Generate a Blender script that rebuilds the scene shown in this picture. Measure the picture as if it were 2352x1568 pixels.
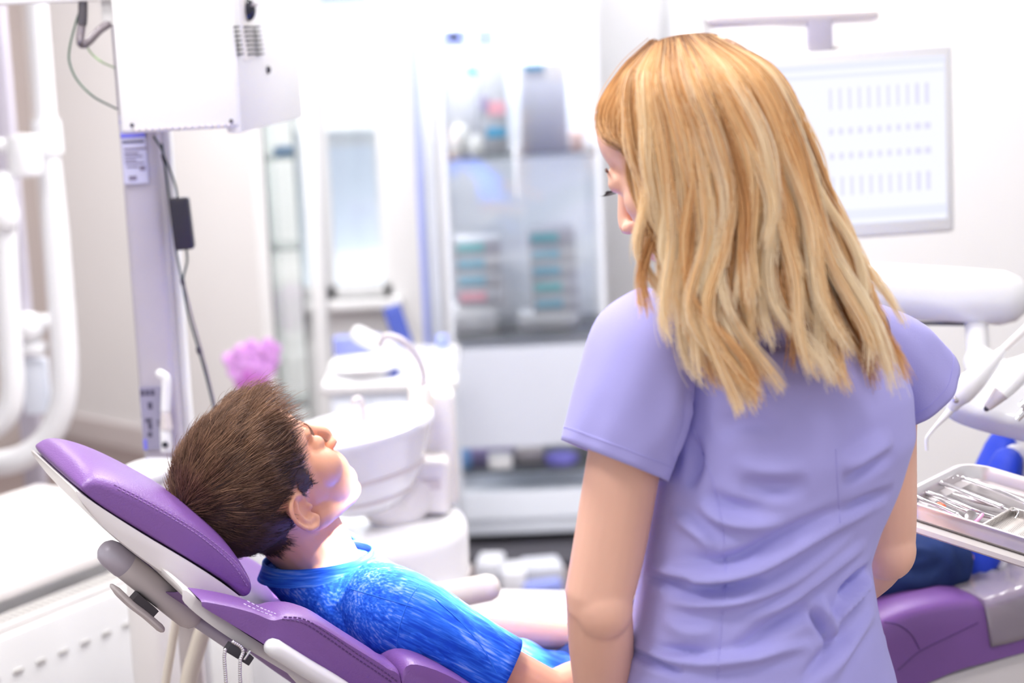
import bpy, bmesh, math, random
import numpy as np
from mathutils import Vector, Matrix
from mathutils.bvhtree import BVHTree

for _o in list(bpy.data.objects):
    bpy.data.objects.remove(_o)
SC = bpy.context.scene
COL = SC.collection
RNG = np.random.default_rng(7)

# ------------------------------------------------------------------ camera
FPX, PITCH, ROLL, CAMZ = 4400.0, math.radians(10), math.radians(2.5), 1.6
CAM = np.array([0, 0, CAMZ])
_fw = np.array([0, math.cos(PITCH), -math.sin(PITCH)])
_u0 = np.array([0, math.sin(PITCH), math.cos(PITCH)])
_r0 = np.array([1.0, 0, 0])
_ri = _r0 * math.cos(ROLL) - _u0 * math.sin(ROLL)
_up = _u0 * math.cos(ROLL) + _r0 * math.sin(ROLL)
cd = bpy.data.cameras.new('camera')
cd.sensor_width = 36
cd.lens = 36 * FPX / 2352
cd.dof.use_dof = True
cd.dof.focus_distance = 2.24
cd.dof.aperture_fstop = 3.1
cam = bpy.data.objects.new('camera', cd)
COL.objects.link(cam)
_m = Matrix.Identity(4)
for i in range(3):
    _m[i][0], _m[i][1], _m[i][2], _m[i][3] = _ri[i], _up[i], -_fw[i], CAM[i]
cam.matrix_world = _m
SC.camera = cam

# ------------------------------------------------------------------ world, lights, exposure
w = bpy.data.worlds.new('sky')
SC.world = w
w.use_nodes = True
_bg = w.node_tree.nodes['Background']
_bg.inputs['Color'].default_value = (0.93, 0.96, 1.0, 1)
_bg.inputs['Strength'].default_value = 0.72
SC.view_settings.view_transform = 'Standard'
SC.view_settings.look = 'None'
SC.view_settings.gamma = 1.0
SC.view_settings.use_curve_mapping = False
SC.view_settings.exposure = 0.28
SC.cycles.max_bounces = 7
SC.cycles.diffuse_bounces = 4
SC.cycles.glossy_bounces = 3
SC.cycles.transmission_bounces = 5
SC.cycles.transparent_max_bounces = 10
SC.cycles.use_adaptive_sampling = True
SC.cycles.adaptive_threshold = 0.05
SC.cycles.caustics_reflective = False
SC.cycles.caustics_refractive = False


def area(name, loc, target, size, sy, power, color=(1, 1, 1)):
    l = bpy.data.lights.new(name, 'AREA')
    l.shape = 'RECTANGLE'
    l.size, l.size_y = size, sy
    l.energy = power
    l.color = color
    o = bpy.data.objects.new(name, l)
    COL.objects.link(o)
    o.location = loc
    o.rotation_euler = (Vector(target) - Vector(loc)).to_track_quat('-Z', 'Y').to_euler()
    return o


# sun over the roof: lights the building across the street, the ceiling keeps it out of the room
sl_ = bpy.data.lights.new('sun', 'SUN')
sl_.energy = 8.0
sl_.angle = 0.01
sun = bpy.data.objects.new('sun', sl_)
COL.objects.link(sun)
sun.rotation_euler = (math.radians(30), 0, math.radians(8))
# the operating lamp of the chair, on its arm above the foot end, aimed at the chest
sp = bpy.data.lights.new('operating_lamp', 'SPOT')
sp.energy = 3200
sp.spot_size = math.radians(12.6)
sp.spot_blend = 0.35
sp.shadow_soft_size = 0.07
so = bpy.data.objects.new('operating_lamp', sp)
COL.objects.link(so)
so.location = (0.45, 2.38, 2.0)
so.rotation_euler = (Vector((-0.11, 2.42, 0.872)) - Vector(so.location)).to_track_quat('-Z', 'Y').to_euler()


# ------------------------------------------------------------------ pixel helpers (image taken as 2352 x 1568)
def D(px, py):
    return _fw + _ri * (px - 1176) / FPX + _up * (784 - py) / FPX


def P(px, py, Y):
    d = D(px, py)
    return CAM + d * Y / d[1]


def PZ(px, py, z):
    d = D(px, py)
    return CAM + d * (z - CAMZ) / d[2]


def PPL(px, py, pt, n):
    d = D(px, py)
    return CAM + d * (np.dot(np.array(pt) - CAM, n) / np.dot(d, n))


def nrm(v):
    v = np.array(v, float)
    return v / (np.linalg.norm(v) + 1e-12)


# ------------------------------------------------------------------ materials
def lin(c):
    return tuple(((x / 255) / 12.92 if x / 255 <= 0.04045 else ((x / 255 + 0.055) / 1.055) ** 2.4) for x in c) + (1,)


def mat(name, rgb, rough=0.5, metal=0.0, var=0.03, scale=30, bump=0.0, bscale=200, spec=0.5, sss=0, coat=0, emit=0, sheen=0):
    m = bpy.data.materials.new(name)
    m.use_nodes = True
    nt = m.node_tree
    b = nt.nodes['Principled BSDF']
    tc = nt.nodes.new('ShaderNodeTexCoord')
    no = nt.nodes.new('ShaderNodeTexNoise')
    no.inputs['Scale'].default_value = scale
    no.inputs['Detail'].default_value = 4
    nt.links.new(tc.outputs['Object'], no.inputs['Vector'])
    mx = nt.nodes.new('ShaderNodeMixRGB')
    c = lin(rgb)
    mx.inputs[1].default_value = tuple(x * (1 - var) for x in c[:3]) + (1,)
    mx.inputs[2].default_value = tuple(min(1, x * (1 + var)) for x in c[:3]) + (1,)
    nt.links.new(no.outputs['Fac'], mx.inputs[0])
    nt.links.new(mx.outputs[0], b.inputs['Base Color'])
    b.inputs['Roughness'].default_value = rough
    b.inputs['Metallic'].default_value = metal
    b.inputs['Specular IOR Level'].default_value = spec
    if sss:
        b.inputs['Subsurface Weight'].default_value = sss
        b.inputs['Subsurface Radius'].default_value = (0.010, 0.004, 0.002)
        b.inputs['Subsurface Scale'].default_value = 0.6
    if coat:
        b.inputs['Coat Weight'].default_value = coat
        b.inputs['Coat Roughness'].default_value = 0.1
    if sheen:
        b.inputs['Sheen Weight'].default_value = sheen
    if emit:
        b.inputs['Emission Color'].default_value = c
        b.inputs['Emission Strength'].default_value = emit
    if bump:
        n2 = nt.nodes.new('ShaderNodeTexNoise')
        n2.inputs['Scale'].default_value = bscale
        n2.inputs['Detail'].default_value = 3
        nt.links.new(tc.outputs['Object'], n2.inputs['Vector'])
        bp = nt.nodes.new('ShaderNodeBump')
        bp.inputs['Strength'].default_value = bump
        bp.inputs['Distance'].default_value = 0.002
        nt.links.new(n2.outputs['Fac'], bp.inputs['Height'])
        nt.links.new(bp.outputs[0], b.inputs['Normal'])
    return m


def glass(name, tint=(1, 1, 1), gloss=0.08, rough=0.05):
    m = bpy.data.materials.new(name)
    m.use_nodes = True
    nt = m.node_tree
    nt.nodes.remove(nt.nodes['Principled BSDF'])
    out = nt.nodes['Material Output']
    t = nt.nodes.new('ShaderNodeBsdfTransparent')
    g = nt.nodes.new('ShaderNodeBsdfGlossy')
    g.inputs['Roughness'].default_value = rough
    t.inputs['Color'].default_value = tuple(tint) + (1,)
    fr = nt.nodes.new('ShaderNodeFresnel')
    ad = nt.nodes.new('ShaderNodeMath')
    ad.operation = 'ADD'
    ad.inputs[1].default_value = gloss
    nt.links.new(fr.outputs[0], ad.inputs[0])
    mx = nt.nodes.new('ShaderNodeMixShader')
    nt.links.new(ad.outputs[0], mx.inputs[0])
    nt.links.new(t.outputs[0], mx.inputs[1])
    nt.links.new(g.outputs[0], mx.inputs[2])
    nt.links.new(mx.outputs[0], out.inputs[0])
    return m


def streak_mat(name, dark, light, pale, along=5.0, across=330.0, rough=0.8):
    """heathered knit: streaks that follow the 'flow' attribute (x along the yarn, y/z across)"""
    m = bpy.data.materials.new(name)
    m.use_nodes = True
    nt = m.node_tree
    b = nt.nodes['Principled BSDF']
    at = nt.nodes.new('ShaderNodeAttribute')
    at.attribute_name = 'flow'
    mp = nt.nodes.new('ShaderNodeMapping')
    mp.inputs['Scale'].default_value = (along * 5, across, across)
    nt.links.new(at.outputs['Vector'], mp.inputs[0])
    n1 = nt.nodes.new('ShaderNodeTexNoise')
    n1.inputs['Scale'].default_value = 1
    n1.inputs['Detail'].default_value = 3
    nt.links.new(mp.outputs[0], n1.inputs['Vector'])
    mp2 = nt.nodes.new('ShaderNodeMapping')
    mp2.inputs['Scale'].default_value = (along * 1.6, across * 0.12, across * 0.12)
    nt.links.new(at.outputs['Vector'], mp2.inputs[0])
    n2 = nt.nodes.new('ShaderNodeTexNoise')
    n2.inputs['Scale'].default_value = 1
    n2.inputs['Detail'].default_value = 2
    nt.links.new(mp2.outputs[0], n2.inputs['Vector'])
    ad = nt.nodes.new('ShaderNodeMath')
    ad.operation = 'MULTIPLY_ADD'
    ad.inputs[1].default_value = 0.45
    nt.links.new(n2.outputs['Fac'], ad.inputs[0])
    sc = nt.nodes.new('ShaderNodeMath')
    sc.operation = 'MULTIPLY'
    sc.inputs[1].default_value = 0.55
    nt.links.new(n1.outputs['Fac'], sc.inputs[0])
    nt.links.new(sc.outputs[0], ad.inputs[2])
    cr_ = nt.nodes.new('ShaderNodeValToRGB')
    e = cr_.color_ramp.elements
    e[0].position, e[0].color = 0.40, lin(dark)
    e[1].position, e[1].color = 0.66, lin(pale)
    x = e.new(0.53)
    x.color = lin(light)
    nt.links.new(ad.outputs[0], cr_.inputs[0])
    nt.links.new(cr_.outputs[0], b.inputs['Base Color'])
    b.inputs['Roughness'].default_value = rough
    b.inputs['Specular IOR Level'].default_value = 0.2
    bp = nt.nodes.new('ShaderNodeBump')
    bp.inputs['Strength'].default_value = 0.15
    bp.inputs['Distance'].default_value = 0.001
    nt.links.new(n1.outputs['Fac'], bp.inputs['Height'])
    nt.links.new(bp.outputs[0], b.inputs['Normal'])
    return m


def hair_mat(name, cols, rough=0.4, trans=0.25):
    """soft fibre: diffuse plus translucent lobe and a lengthwise sheen, tinted by each strand's 'tone'"""
    m = bpy.data.materials.new(name)
    m.use_nodes = True
    nt = m.node_tree
    b = nt.nodes['Principled BSDF']
    out = nt.nodes['Material Output']
    at = nt.nodes.new('ShaderNodeAttribute')
    at.attribute_name = 'tone'
    cr_ = nt.nodes.new('ShaderNodeValToRGB')
    els = cr_.color_ramp.elements
    els[0].position, els[0].color = 0.0, lin(cols[0])
    els[1].position, els[1].color = 1.0, lin(cols[-1])
    for i, c in enumerate(cols[1:-1]):
        e = els.new((i + 1) / (len(cols) - 1))
        e.color = lin(c)
    nt.links.new(at.outputs['Fac'], cr_.inputs[0])
    nt.links.new(cr_.outputs[0], b.inputs['Base Color'])
    b.inputs['Roughness'].default_value = rough
    b.inputs['Specular IOR Level'].default_value = 0.35
    tr_ = nt.nodes.new('ShaderNodeBsdfTranslucent')
    nt.links.new(cr_.outputs[0], tr_.inputs['Color'])
    mx = nt.nodes.new('ShaderNodeMixShader')
    mx.inputs[0].default_value = trans
    nt.links.new(b.outputs[0], mx.inputs[1])
    nt.links.new(tr_.outputs[0], mx.inputs[2])
    nt.links.new(mx.outputs[0], out.inputs[0])
    return m


M = {}
M['wall'] = mat('wall_paint', (228, 227, 228), 0.7, var=0.006, scale=3)
M['walltaupe'] = mat('wall_taupe_paint', (178, 166, 162), 0.7, var=0.02, scale=3)
M['floor'] = mat('floor_taupe_vinyl', (118, 104, 102), 0.45, var=0.05, scale=8, bump=0.05, bscale=40)
M['ceil'] = mat('ceiling_paint', (248, 248, 248), 0.8, var=0.005)
M['white'] = mat('white_plastic', (232, 232, 233), 0.35, var=0.006)
M['whitegloss'] = mat('white_glossy_enamel', (232, 232, 235), 0.18, var=0.005, coat=0.3)
M['offwhite'] = mat('offwhite_moulding', (226, 222, 221), 0.32, var=0.01)
M['cream'] = mat('cream_plastic', (240, 232, 220), 0.4, var=0.01)
M['greyplastic'] = mat('warm_grey_plastic', (206, 198, 198), 0.4, var=0.02)
M['lilacgrey'] = mat('lilac_grey_aluminium', (186, 180, 193), 0.38, metal=0.15, var=0.03)
M['sticker'] = mat('pale_lilac_sticker', (205, 205, 232), 0.5)
M['stickerblue'] = mat('violet_blue_print', (120, 120, 225), 0.5)
M['printgrey'] = mat('grey_print', (130, 122, 148), 0.6)
M['printdark'] = mat('dark_grey_print', (80, 76, 98), 0.6)
M['labelgrey'] = mat('slate_lilac_label', (150, 146, 172), 0.5)
M['black'] = mat('black_plastic', (46, 42, 56), 0.4, var=0.08)
M['blackgloss'] = mat('black_lens_glass', (28, 28, 40), 0.12, var=0.05)
M['shadepale'] = mat('pale_shadow_grey', (196, 194, 192), 0.6)  # grey that paints the shade in the radiator's slots and dimples
M['slot'] = mat('dark_slot', (70, 66, 72), 0.6)
M['greenwire'] = mat('green_cable_sheath', (40, 88, 66), 0.45, var=0.15)
M['greenwire2'] = mat('lime_green_cable_sheath', (150, 190, 130), 0.45, var=0.1)
M['blackwire'] = mat('black_green_cable_sheath', (42, 62, 62), 0.45, var=0.2)
M['conduit'] = mat('grey_corrugated_conduit', (138, 130, 136), 0.4, metal=0.2, var=0.08)
M['darkconduit'] = mat('dark_conduit_sleeve', (78, 74, 80), 0.5)
M['purple'] = mat('purple_leatherette', (122, 82, 152), 0.40, var=0.05, scale=25, bump=0.25, bscale=420)
M['purpledark'] = mat('plum_leatherette', (92, 60, 120), 0.34, var=0.06, scale=25, bump=0.2, bscale=420)
M['thread'] = mat('lilac_thread', (150, 116, 176), 0.6)
M['threadlight'] = mat('pale_lilac_thread', (205, 195, 230), 0.6)
M['film'] = glass('clear_plastic_film', (0.95, 0.93, 0.94), 0.10, 0.2)
_nt = M['film'].node_tree
_df = _nt.nodes.new('ShaderNodeBsdfDiffuse')
_df.inputs['Color'].default_value = (0.82, 0.78, 0.80, 1)
_m2 = _nt.nodes.new('ShaderNodeMixShader')
_old = _nt.nodes['Material Output'].inputs[0].links[0].from_socket
_m2.inputs[0].default_value = 0.26
_nt.links.new(_old, _m2.inputs[1])
_nt.links.new(_df.outputs[0], _m2.inputs[2])
_nt.links.new(_m2.outputs[0], _nt.nodes['Material Output'].inputs[0])
M['steel'] = mat('brushed_steel', (210, 206, 208), 0.24, metal=1.0, var=0.04, scale=60)
M['chrome'] = mat('polished_steel', (228, 226, 230), 0.1, metal=1.0, var=0.02)
M['satin'] = mat('satin_steel_tray', (226, 220, 222), 0.32, metal=0.8, var=0.05, scale=50)
M['liner'] = mat('grey_steel_liner', (150, 145, 147), 0.34, metal=0.7, var=0.08, scale=40)
M['pink'] = mat('pink_plastic', (246, 176, 220), 0.3, var=0.04)
M['magenta'] = mat('magenta_plastic', (210, 90, 200), 0.35)
M['orange'] = mat('orange_ring', (236, 92, 44), 0.4)
M['paper'] = mat('tray_paper', (238, 234, 232), 0.7)
M['hose'] = mat('beige_hose', (226, 216, 202), 0.5, var=0.03)
M['pale'] = mat('pale_blue_grey_laminate', (232, 237, 248), 0.4, var=0.01)
M['blueshade'] = mat('blue_edge_shadow', (150, 160, 222), 0.45)
M['bluebox'] = mat('blue_print', (138, 150, 218), 0.5)
M['skyprint'] = mat('bright_blue_print', (52, 160, 208), 0.5)
M['teal'] = mat('teal_band', (130, 208, 216), 0.5, var=0.02)
M['tealdeep'] = mat('blue_teal_band', (138, 198, 224), 0.5, var=0.02)
M['rose'] = mat('rose_band', (250, 178, 196), 0.5)
M['peach'] = mat('peach_box', (248, 216, 206), 0.6)
M['cardgrey'] = mat('pale_grey_carton', (200, 202, 212), 0.6, var=0.01)
M['cardwhite'] = mat('white_carton', (228, 229, 236), 0.6, var=0.01)
M['dustyviolet'] = mat('dusty_violet', (180, 166, 208), 0.6, var=0.1)
M['violet'] = mat('violet_blue_plastic', (130, 124, 214), 0.5, var=0.1)
M['lilactray'] = mat('lilac_blue_tray_plastic', (128, 136, 196), 0.45)
M['navy'] = mat('navy_plastic', (58, 74, 150), 0.4, var=0.15)
M['slate'] = mat('slate_dark_plastic', (60, 58, 66), 0.6)
M['skyplastic'] = mat('sky_blue_plastic', (130, 176, 232), 0.45)
M['orchid'] = mat('pink_violet_petal', (208, 150, 218), 0.6, var=0.08, sss=0.1)
M['orchiddeep'] = mat('deep_orchid_petal', (184, 100, 188), 0.6, var=0.08)
M['stem'] = mat('green_stem', (120, 140, 110), 0.6)
M['alu'] = mat('white_aluminium_profile', (228, 232, 240), 0.35, metal=0.1, var=0.01)
M['glass'] = glass('clear_glass', (0.97, 0.985, 0.99), 0.02, 0.02)
M['shelfglass'] = glass('pale_blue_shelf_glass', (0.94, 0.96, 0.98), 0.05, 0.1)
M['greenglass'] = glass('green_edge_glass', (0.93, 0.965, 0.955), 0.05, 0.05)
M['frost'] = mat('frosted_panel', (236, 241, 250), 0.35, var=0.01)
M['drawerface'] = mat('grey_white_drawer', (206, 210, 222), 0.4, var=0.01)
M['facade'] = mat('pale_render_facade', (232, 238, 246), 0.8, var=0.02, scale=0.6)
M['facadepane'] = mat('pale_blue_window', (218, 228, 244), 0.3, var=0.05)
M['skinw'] = mat('fair_skin', (236, 186, 164), 0.45, var=0.04, scale=14, bump=0.04, bscale=500, sss=0.12, spec=0.35)
M['skinb'] = mat('tan_skin', (226, 168, 138), 0.45, var=0.05, scale=14, bump=0.04, bscale=500, sss=0.12, spec=0.35)
M['lash'] = mat('dark_lash', (44, 32, 40), 0.6)
M['brow'] = mat('brown_brow', (120, 82, 70), 0.7)
M['scrub'] = mat('lavender_scrub_cloth', (172, 168, 230), 0.85, var=0.05, scale=18, bump=0.25, bscale=900, spec=0.15, sheen=0.15)
M['shirt'] = streak_mat('blue_heather_knit', (20, 72, 198), (44, 108, 228), (140, 172, 245))
M['collar'] = streak_mat('blue_heather_rib', (24, 80, 205), (52, 116, 230), (130, 168, 244), along=6, across=420)
M['denim'] = mat('blue_denim', (38, 54, 100), 0.85, var=0.38, scale=16, bump=0.4, bscale=700, spec=0.15)
M['shoe'] = mat('royal_blue_canvas', (22, 62, 198), 0.6, var=0.08)
M['sole'] = mat('white_rubber_sole', (232, 230, 230), 0.5)
M['haircapw'] = mat('dark_blonde_underhair', (150, 98, 50), 0.6, var=0.25, scale=40)
M['haircapb'] = mat('dark_brown_underhair', (62, 42, 36), 0.7, var=0.2, scale=60)
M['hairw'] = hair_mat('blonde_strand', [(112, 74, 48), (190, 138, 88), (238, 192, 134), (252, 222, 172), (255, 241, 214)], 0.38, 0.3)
M['hairb'] = hair_mat('brown_strand', [(44, 30, 27), (86, 61, 50), (136, 102, 80), (176, 140, 112)], 0.4, 0.15)


def screen_mat(name, rgb, k):
    m = mat(name, rgb, 0.35, var=0.004, scale=5, spec=0.2)
    nt = m.node_tree
    b = nt.nodes['Principled BSDF']
    for l in list(b.inputs['Base Color'].links):
        nt.links.remove(l)
    b.inputs['Base Color'].default_value = (0.03, 0.03, 0.035, 1)
    b.inputs['Emission Color'].default_value = lin(rgb)
    b.inputs['Emission Strength'].default_value = k
    return m


M['screen'] = screen_mat('lit_screen', (241, 243, 255), 0.88)
M['screenmark'] = screen_mat('grey_screen_print', (219, 217, 238), 0.88)
M['screenbar'] = screen_mat('lilac_screen_print', (228, 231, 255), 0.88)
M['lampglow'] = mat('lamp_diffuser', (255, 255, 255), 0.5, emit=3.0)


def perf_mat():
    m = mat('perforated_steel', (190, 184, 180), 0.35, metal=0.6)
    nt = m.node_tree
    b = nt.nodes['Principled BSDF']
    vo = nt.nodes.new('ShaderNodeTexVoronoi')
    vo.inputs['Scale'].default_value = 420
    vo.inputs['Randomness'].default_value = 0.05
    tc = nt.nodes.new('ShaderNodeTexCoord')
    nt.links.new(tc.outputs['Object'], vo.inputs['Vector'])
    cr_ = nt.nodes.new('ShaderNodeValToRGB')
    cr_.color_ramp.elements[0].position = 0.28
    cr_.color_ramp.elements[0].color = lin((120, 112, 108))
    cr_.color_ramp.elements[1].position = 0.42
    cr_.color_ramp.elements[1].color = lin((216, 210, 206))
    nt.links.new(vo.outputs['Distance'], cr_.inputs[0])
    nt.links.new(cr_.outputs[0], b.inputs['Base Color'])
    return m


M['perf'] = perf_mat()


# ------------------------------------------------------------------ mesh collector
def cr(pts, n=8):
    """Catmull-Rom through rows of any width, n samples per span"""
    p = np.array(pts, float)
    if len(p) < 3:
        t = np.linspace(0, 1, n + 1)[:, None]
        return p[0] * (1 - t) + p[1] * t
    q = np.vstack([2 * p[0] - p[1], p, 2 * p[-1] - p[-2]])
    out = []
    for i in range(len(p) - 1):
        a, b, c, d = q[i:i + 4]
        for t in np.linspace(0, 1, n, endpoint=False):
            out.append(0.5 * (2 * b + (c - a) * t + (2 * a - 5 * b + 4 * c - d) * t * t + (-a + 3 * b - 3 * c + d) * t ** 3))
    out.append(p[-1])
    return np.array(out)


class G:
    def __init__(s):
        s.V, s.F, s.n = [], [], 0

    def add(s, v, f):
        v = np.asarray(v, float).reshape(-1, 3)
        s.V.append(v)
        s.F.extend([tuple(int(i) + s.n for i in q) for q in f])
        s.n += len(v)
        return s

    def verts(s):
        return np.vstack(s.V)

    def loft(s, rings, caps=True, closed=True):
        R = [np.asarray(r, float) for r in rings]
        n, k = len(R[0]), len(R)
        f = []
        for i in range(k - 1):
            for j in range(n if closed else n - 1):
                a, b = i * n + j, i * n + (j + 1) % n
                f.append((a, b, b + n, a + n))
        if caps:
            f.append(tuple(range(n))[::-1])
            f.append(tuple((k - 1) * n + j for j in range(n)))
        return s.add(np.vstack(R), f)

    def tube(s, pts, rad, n=14, ref=None, caps=True, rounded=False):
        p = np.array(pts, float)
        k = len(p)
        r = np.array(rad, float)
        if r.ndim == 0:
            r = np.full((k, 2), float(r))
        elif r.ndim == 1:
            r = np.stack([r, r], 1)
        tg = np.gradient(p, axis=0) if k > 2 else np.repeat([p[1] - p[0]], 2, 0)
        tg = tg / (np.linalg.norm(tg, axis=1)[:, None] + 1e-12)
        a = np.array(ref if ref is not None else ([0, 0, 1] if abs(tg[0][2]) < 0.9 else [1, 0, 0]), float)
        rings = []
        th = np.linspace(0, 2 * math.pi, n, endpoint=False)
        if rounded:
            ex, er, et = [], [], []
            for al in (80, 60, 35):
                ex.append(p[0] - tg[0] * r[0].mean() * math.sin(math.radians(al)))
                er.append(r[0] * math.cos(math.radians(al)))
                et.append(tg[0])
            fx, fr, ft = [], [], []
            for al in (35, 60, 80):
                fx.append(p[-1] + tg[-1] * r[-1].mean() * math.sin(math.radians(al)))
                fr.append(r[-1] * math.cos(math.radians(al)))
                ft.append(tg[-1])
            p = np.vstack([ex, p, fx])
            r = np.vstack([er, r, fr])
            tg = np.vstack([et, tg, ft])
            k = len(p)
        for i in range(k):
            t = tg[i]
            u = a - t * np.dot(a, t)
            if np.linalg.norm(u) < 1e-6:
                u = np.cross(t, [1, 0.3, 0.2])
            u = nrm(u)
            a = u if ref is None else np.array(ref, float)
            v = np.cross(t, u)
            rings.append(p[i] + np.outer(np.cos(th), u) * r[i, 0] + np.outer(np.sin(th), v) * r[i, 1])
        return s.loft(rings, caps)

    def ell(s, c, r, R=None, nu=20, nv=12):
        c = np.array(c, float)
        r = np.array(r if np.ndim(r) else [r] * 3, float)
        v = [[0, 0, 1]]
        for i in range(1, nv):
            ph = math.pi * i / nv
            for j in range(nu):
                t = 2 * math.pi * j / nu
                v.append([math.sin(ph) * math.cos(t), math.sin(ph) * math.sin(t), math.cos(ph)])
        v.append([0, 0, -1])
        v = np.array(v) * r
        if R is not None:
            v = v @ np.array(R).T
        f = []
        for j in range(nu):
            f.append((0, 1 + j, 1 + (j + 1) % nu))
            L = 1 + (nv - 2) * nu
            f.append((len(v) - 1, L + (j + 1) % nu, L + j))
        for i in range(nv - 2):
            for j in range(nu):
                a, b = 1 + i * nu + j, 1 + i * nu + (j + 1) % nu
                f.append((a, a + nu, b + nu, b))
        return s.add(v + c, f)

    def box(s, c, size, R=None, bev=0.0, seg=2):
        bm = bmesh.new()
        bmesh.ops.create_cube(bm, size=1.0)
        for v in bm.verts:
            v.co = Vector((v.co.x * size[0], v.co.y * size[1], v.co.z * size[2]))
        if bev > 0:
            bmesh.ops.bevel(bm, geom=bm.edges[:], offset=min(bev, 0.49 * min(size)), segments=seg, affect='EDGES', profile=0.5)
        return s._bm(bm, c, R)

    def _bm(s, bm, c, R):
        bm.verts.index_update()
        v = np.array([x.co[:] for x in bm.verts])
        if R is not None:
            v = v @ np.array(R).T
        f = [tuple(x.index for x in q.verts) for q in bm.faces]
        bm.free()
        return s.add(v + np.array(c, float), f)

    def prism(s, poly, origin, ex, ey, ez, depth, bev=0.0, seg=2):
        """2-D polygon in (ex, ey), extruded by depth along ez, edges bevelled"""
        bm = bmesh.new()
        vs = [bm.verts.new((x, y, 0)) for x, y in poly]
        f = bm.faces.new(vs)
        r = bmesh.ops.extrude_face_region(bm, geom=[f])
        for v in r['geom']:
            if isinstance(v, bmesh.types.BMVert):
                v.co.z += depth
        if bev > 0:
            bm.normal_update()
            ed = [e for e in bm.edges if len(e.link_faces) == 2 and e.calc_face_angle(0) > 0.6]
            bmesh.ops.bevel(bm, geom=ed, offset=bev, segments=seg, affect='EDGES', profile=0.5)
        return s._bm(bm, origin, np.stack([nrm(ex), nrm(ey), nrm(ez)], 1))

    def lathe(s, prof, origin, axis=(0, 0, 1), n=32, sx=1.0, sy=1.0, ux=(1, 0, 0)):
        ax = nrm(axis)
        u = np.array(ux, float)
        u = nrm(u - ax * np.dot(u, ax))
        v = np.cross(ax, u)
        th = np.linspace(0, 2 * math.pi, n, endpoint=False)
        o = np.array(origin, float)
        rings = [o + ax * h + np.outer(np.cos(th), u) * r * sx + np.outer(np.sin(th), v) * r * sy for r, h in prof]
        return s.loft(rings, True)


def RZ(deg):
    a = math.radians(deg)
    return np.array([[math.cos(a), -math.sin(a), 0], [math.sin(a), math.cos(a), 0], [0, 0, 1]])


def basis(x=None, y=None, z=None):
    """3x3 with columns; two given, third derived"""
    if z is None:
        x, y = nrm(x), np.array(y, float)
        y = nrm(y - x * np.dot(x, y))
        z = np.cross(x, y)
    elif x is None:
        y, z = nrm(y), np.array(z, float)
        z = nrm(z - y * np.dot(y, z))
        x = np.cross(y, z)
    else:
        x, z = nrm(x), np.array(z, float)
        z = nrm(z - x * np.dot(x, z))
        y = np.cross(z, x)
    return np.stack([x, y, z], 1)


def mesh(name, V, F):
    me = bpy.data.meshes.new(name)
    me.from_pydata([tuple(v) for v in V], [], F)
    me.validate()
    bm = bmesh.new()
    bm.from_mesh(me)
    bmesh.ops.recalc_face_normals(bm, faces=bm.faces[:])
    bm.to_mesh(me)
    bm.free()
    me.update()
    return me


def smooth_by_angle(me, ang=40):
    me.polygons.foreach_set('use_smooth', [True] * len(me.polygons))
    bm = bmesh.new()
    bm.from_mesh(me)
    c = math.radians(ang)
    for e in bm.edges:
        if len(e.link_faces) == 2 and e.calc_face_angle(0) > c:
            e.smooth = False
    bm.to_mesh(me)
    bm.free()


def obj(name, g, m, parent=None, ang=40, loc=None):
    """one mesh object; vertices are given in world space"""
    V, F = (g.verts(), g.F) if isinstance(g, G) else g
    V = np.asarray(V, float)
    o0 = np.array(loc if loc is not None else (0, 0, 0), float)
    if parent is not None:
        o0 = world_loc(parent)
    me = mesh(name, V - o0, F)
    smooth_by_angle(me, ang)
    me.materials.append(M[m] if isinstance(m, str) else m)
    o = bpy.data.objects.new(name, me)
    COL.objects.link(o)
    if parent is not None:
        o.parent = parent
    else:
        o.location = o0
    return o


WL = {}


def world_loc(o):
    p = np.array(o.location[:])
    while o.parent is not None:
        o = o.parent
        p = p + np.array(o.location[:])
    return p


def tag(o, label, cat, group=None, kind=None):
    o['label'] = label
    o['category'] = cat
    if group:
        o['group'] = group
    if kind:
        o['kind'] = kind
    return o


def thing(name, label, cat, loc, group=None):
    o = bpy.data.objects.new(name, None)
    o.empty_display_size = 0.05
    COL.objects.link(o)
    o.location = tuple(float(x) for x in loc)
    return tag(o, label, cat, group)


def struct(name, g, m, parent=None, label=None):
    o = obj(name, g, m, parent)
    if parent is None:
        o['kind'] = 'structure'
        if label:
            o['label'] = label
    return o


def single(name, g, m, label, cat, group=None, ang=40):
    V = g.verts()
    loc = [(V[:, 0].min() + V[:, 0].max()) / 2, (V[:, 1].min() + V[:, 1].max()) / 2, V[:, 2].min()]
    return tag(obj(name, g, m, None, ang, loc), label, cat, group)


def fuse(g, voxel, it=4, fac=0.5):
    """voxel union of every closed shape in g -> (V, F)"""
    me = bpy.data.meshes.new('tmp')
    me.from_pydata([tuple(v) for v in g.verts()], [], g.F)
    o = bpy.data.objects.new('tmp', me)
    COL.objects.link(o)
    r = o.modifiers.new('r', 'REMESH')
    r.mode = 'VOXEL'
    r.voxel_size = voxel
    if it:
        s = o.modifiers.new('s', 'SMOOTH')
        s.iterations = it
        s.factor = fac
    dg = bpy.context.evaluated_depsgraph_get()
    e = bpy.data.meshes.new_from_object(o.evaluated_get(dg))
    V = np.empty(len(e.vertices) * 3)
    e.vertices.foreach_get('co', V)
    F = [tuple(p.vertices) for p in e.polygons]
    bpy.data.objects.remove(o)
    bpy.data.meshes.remove(me)
    bpy.data.meshes.remove(e)
    return V.reshape(-1, 3), F


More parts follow.
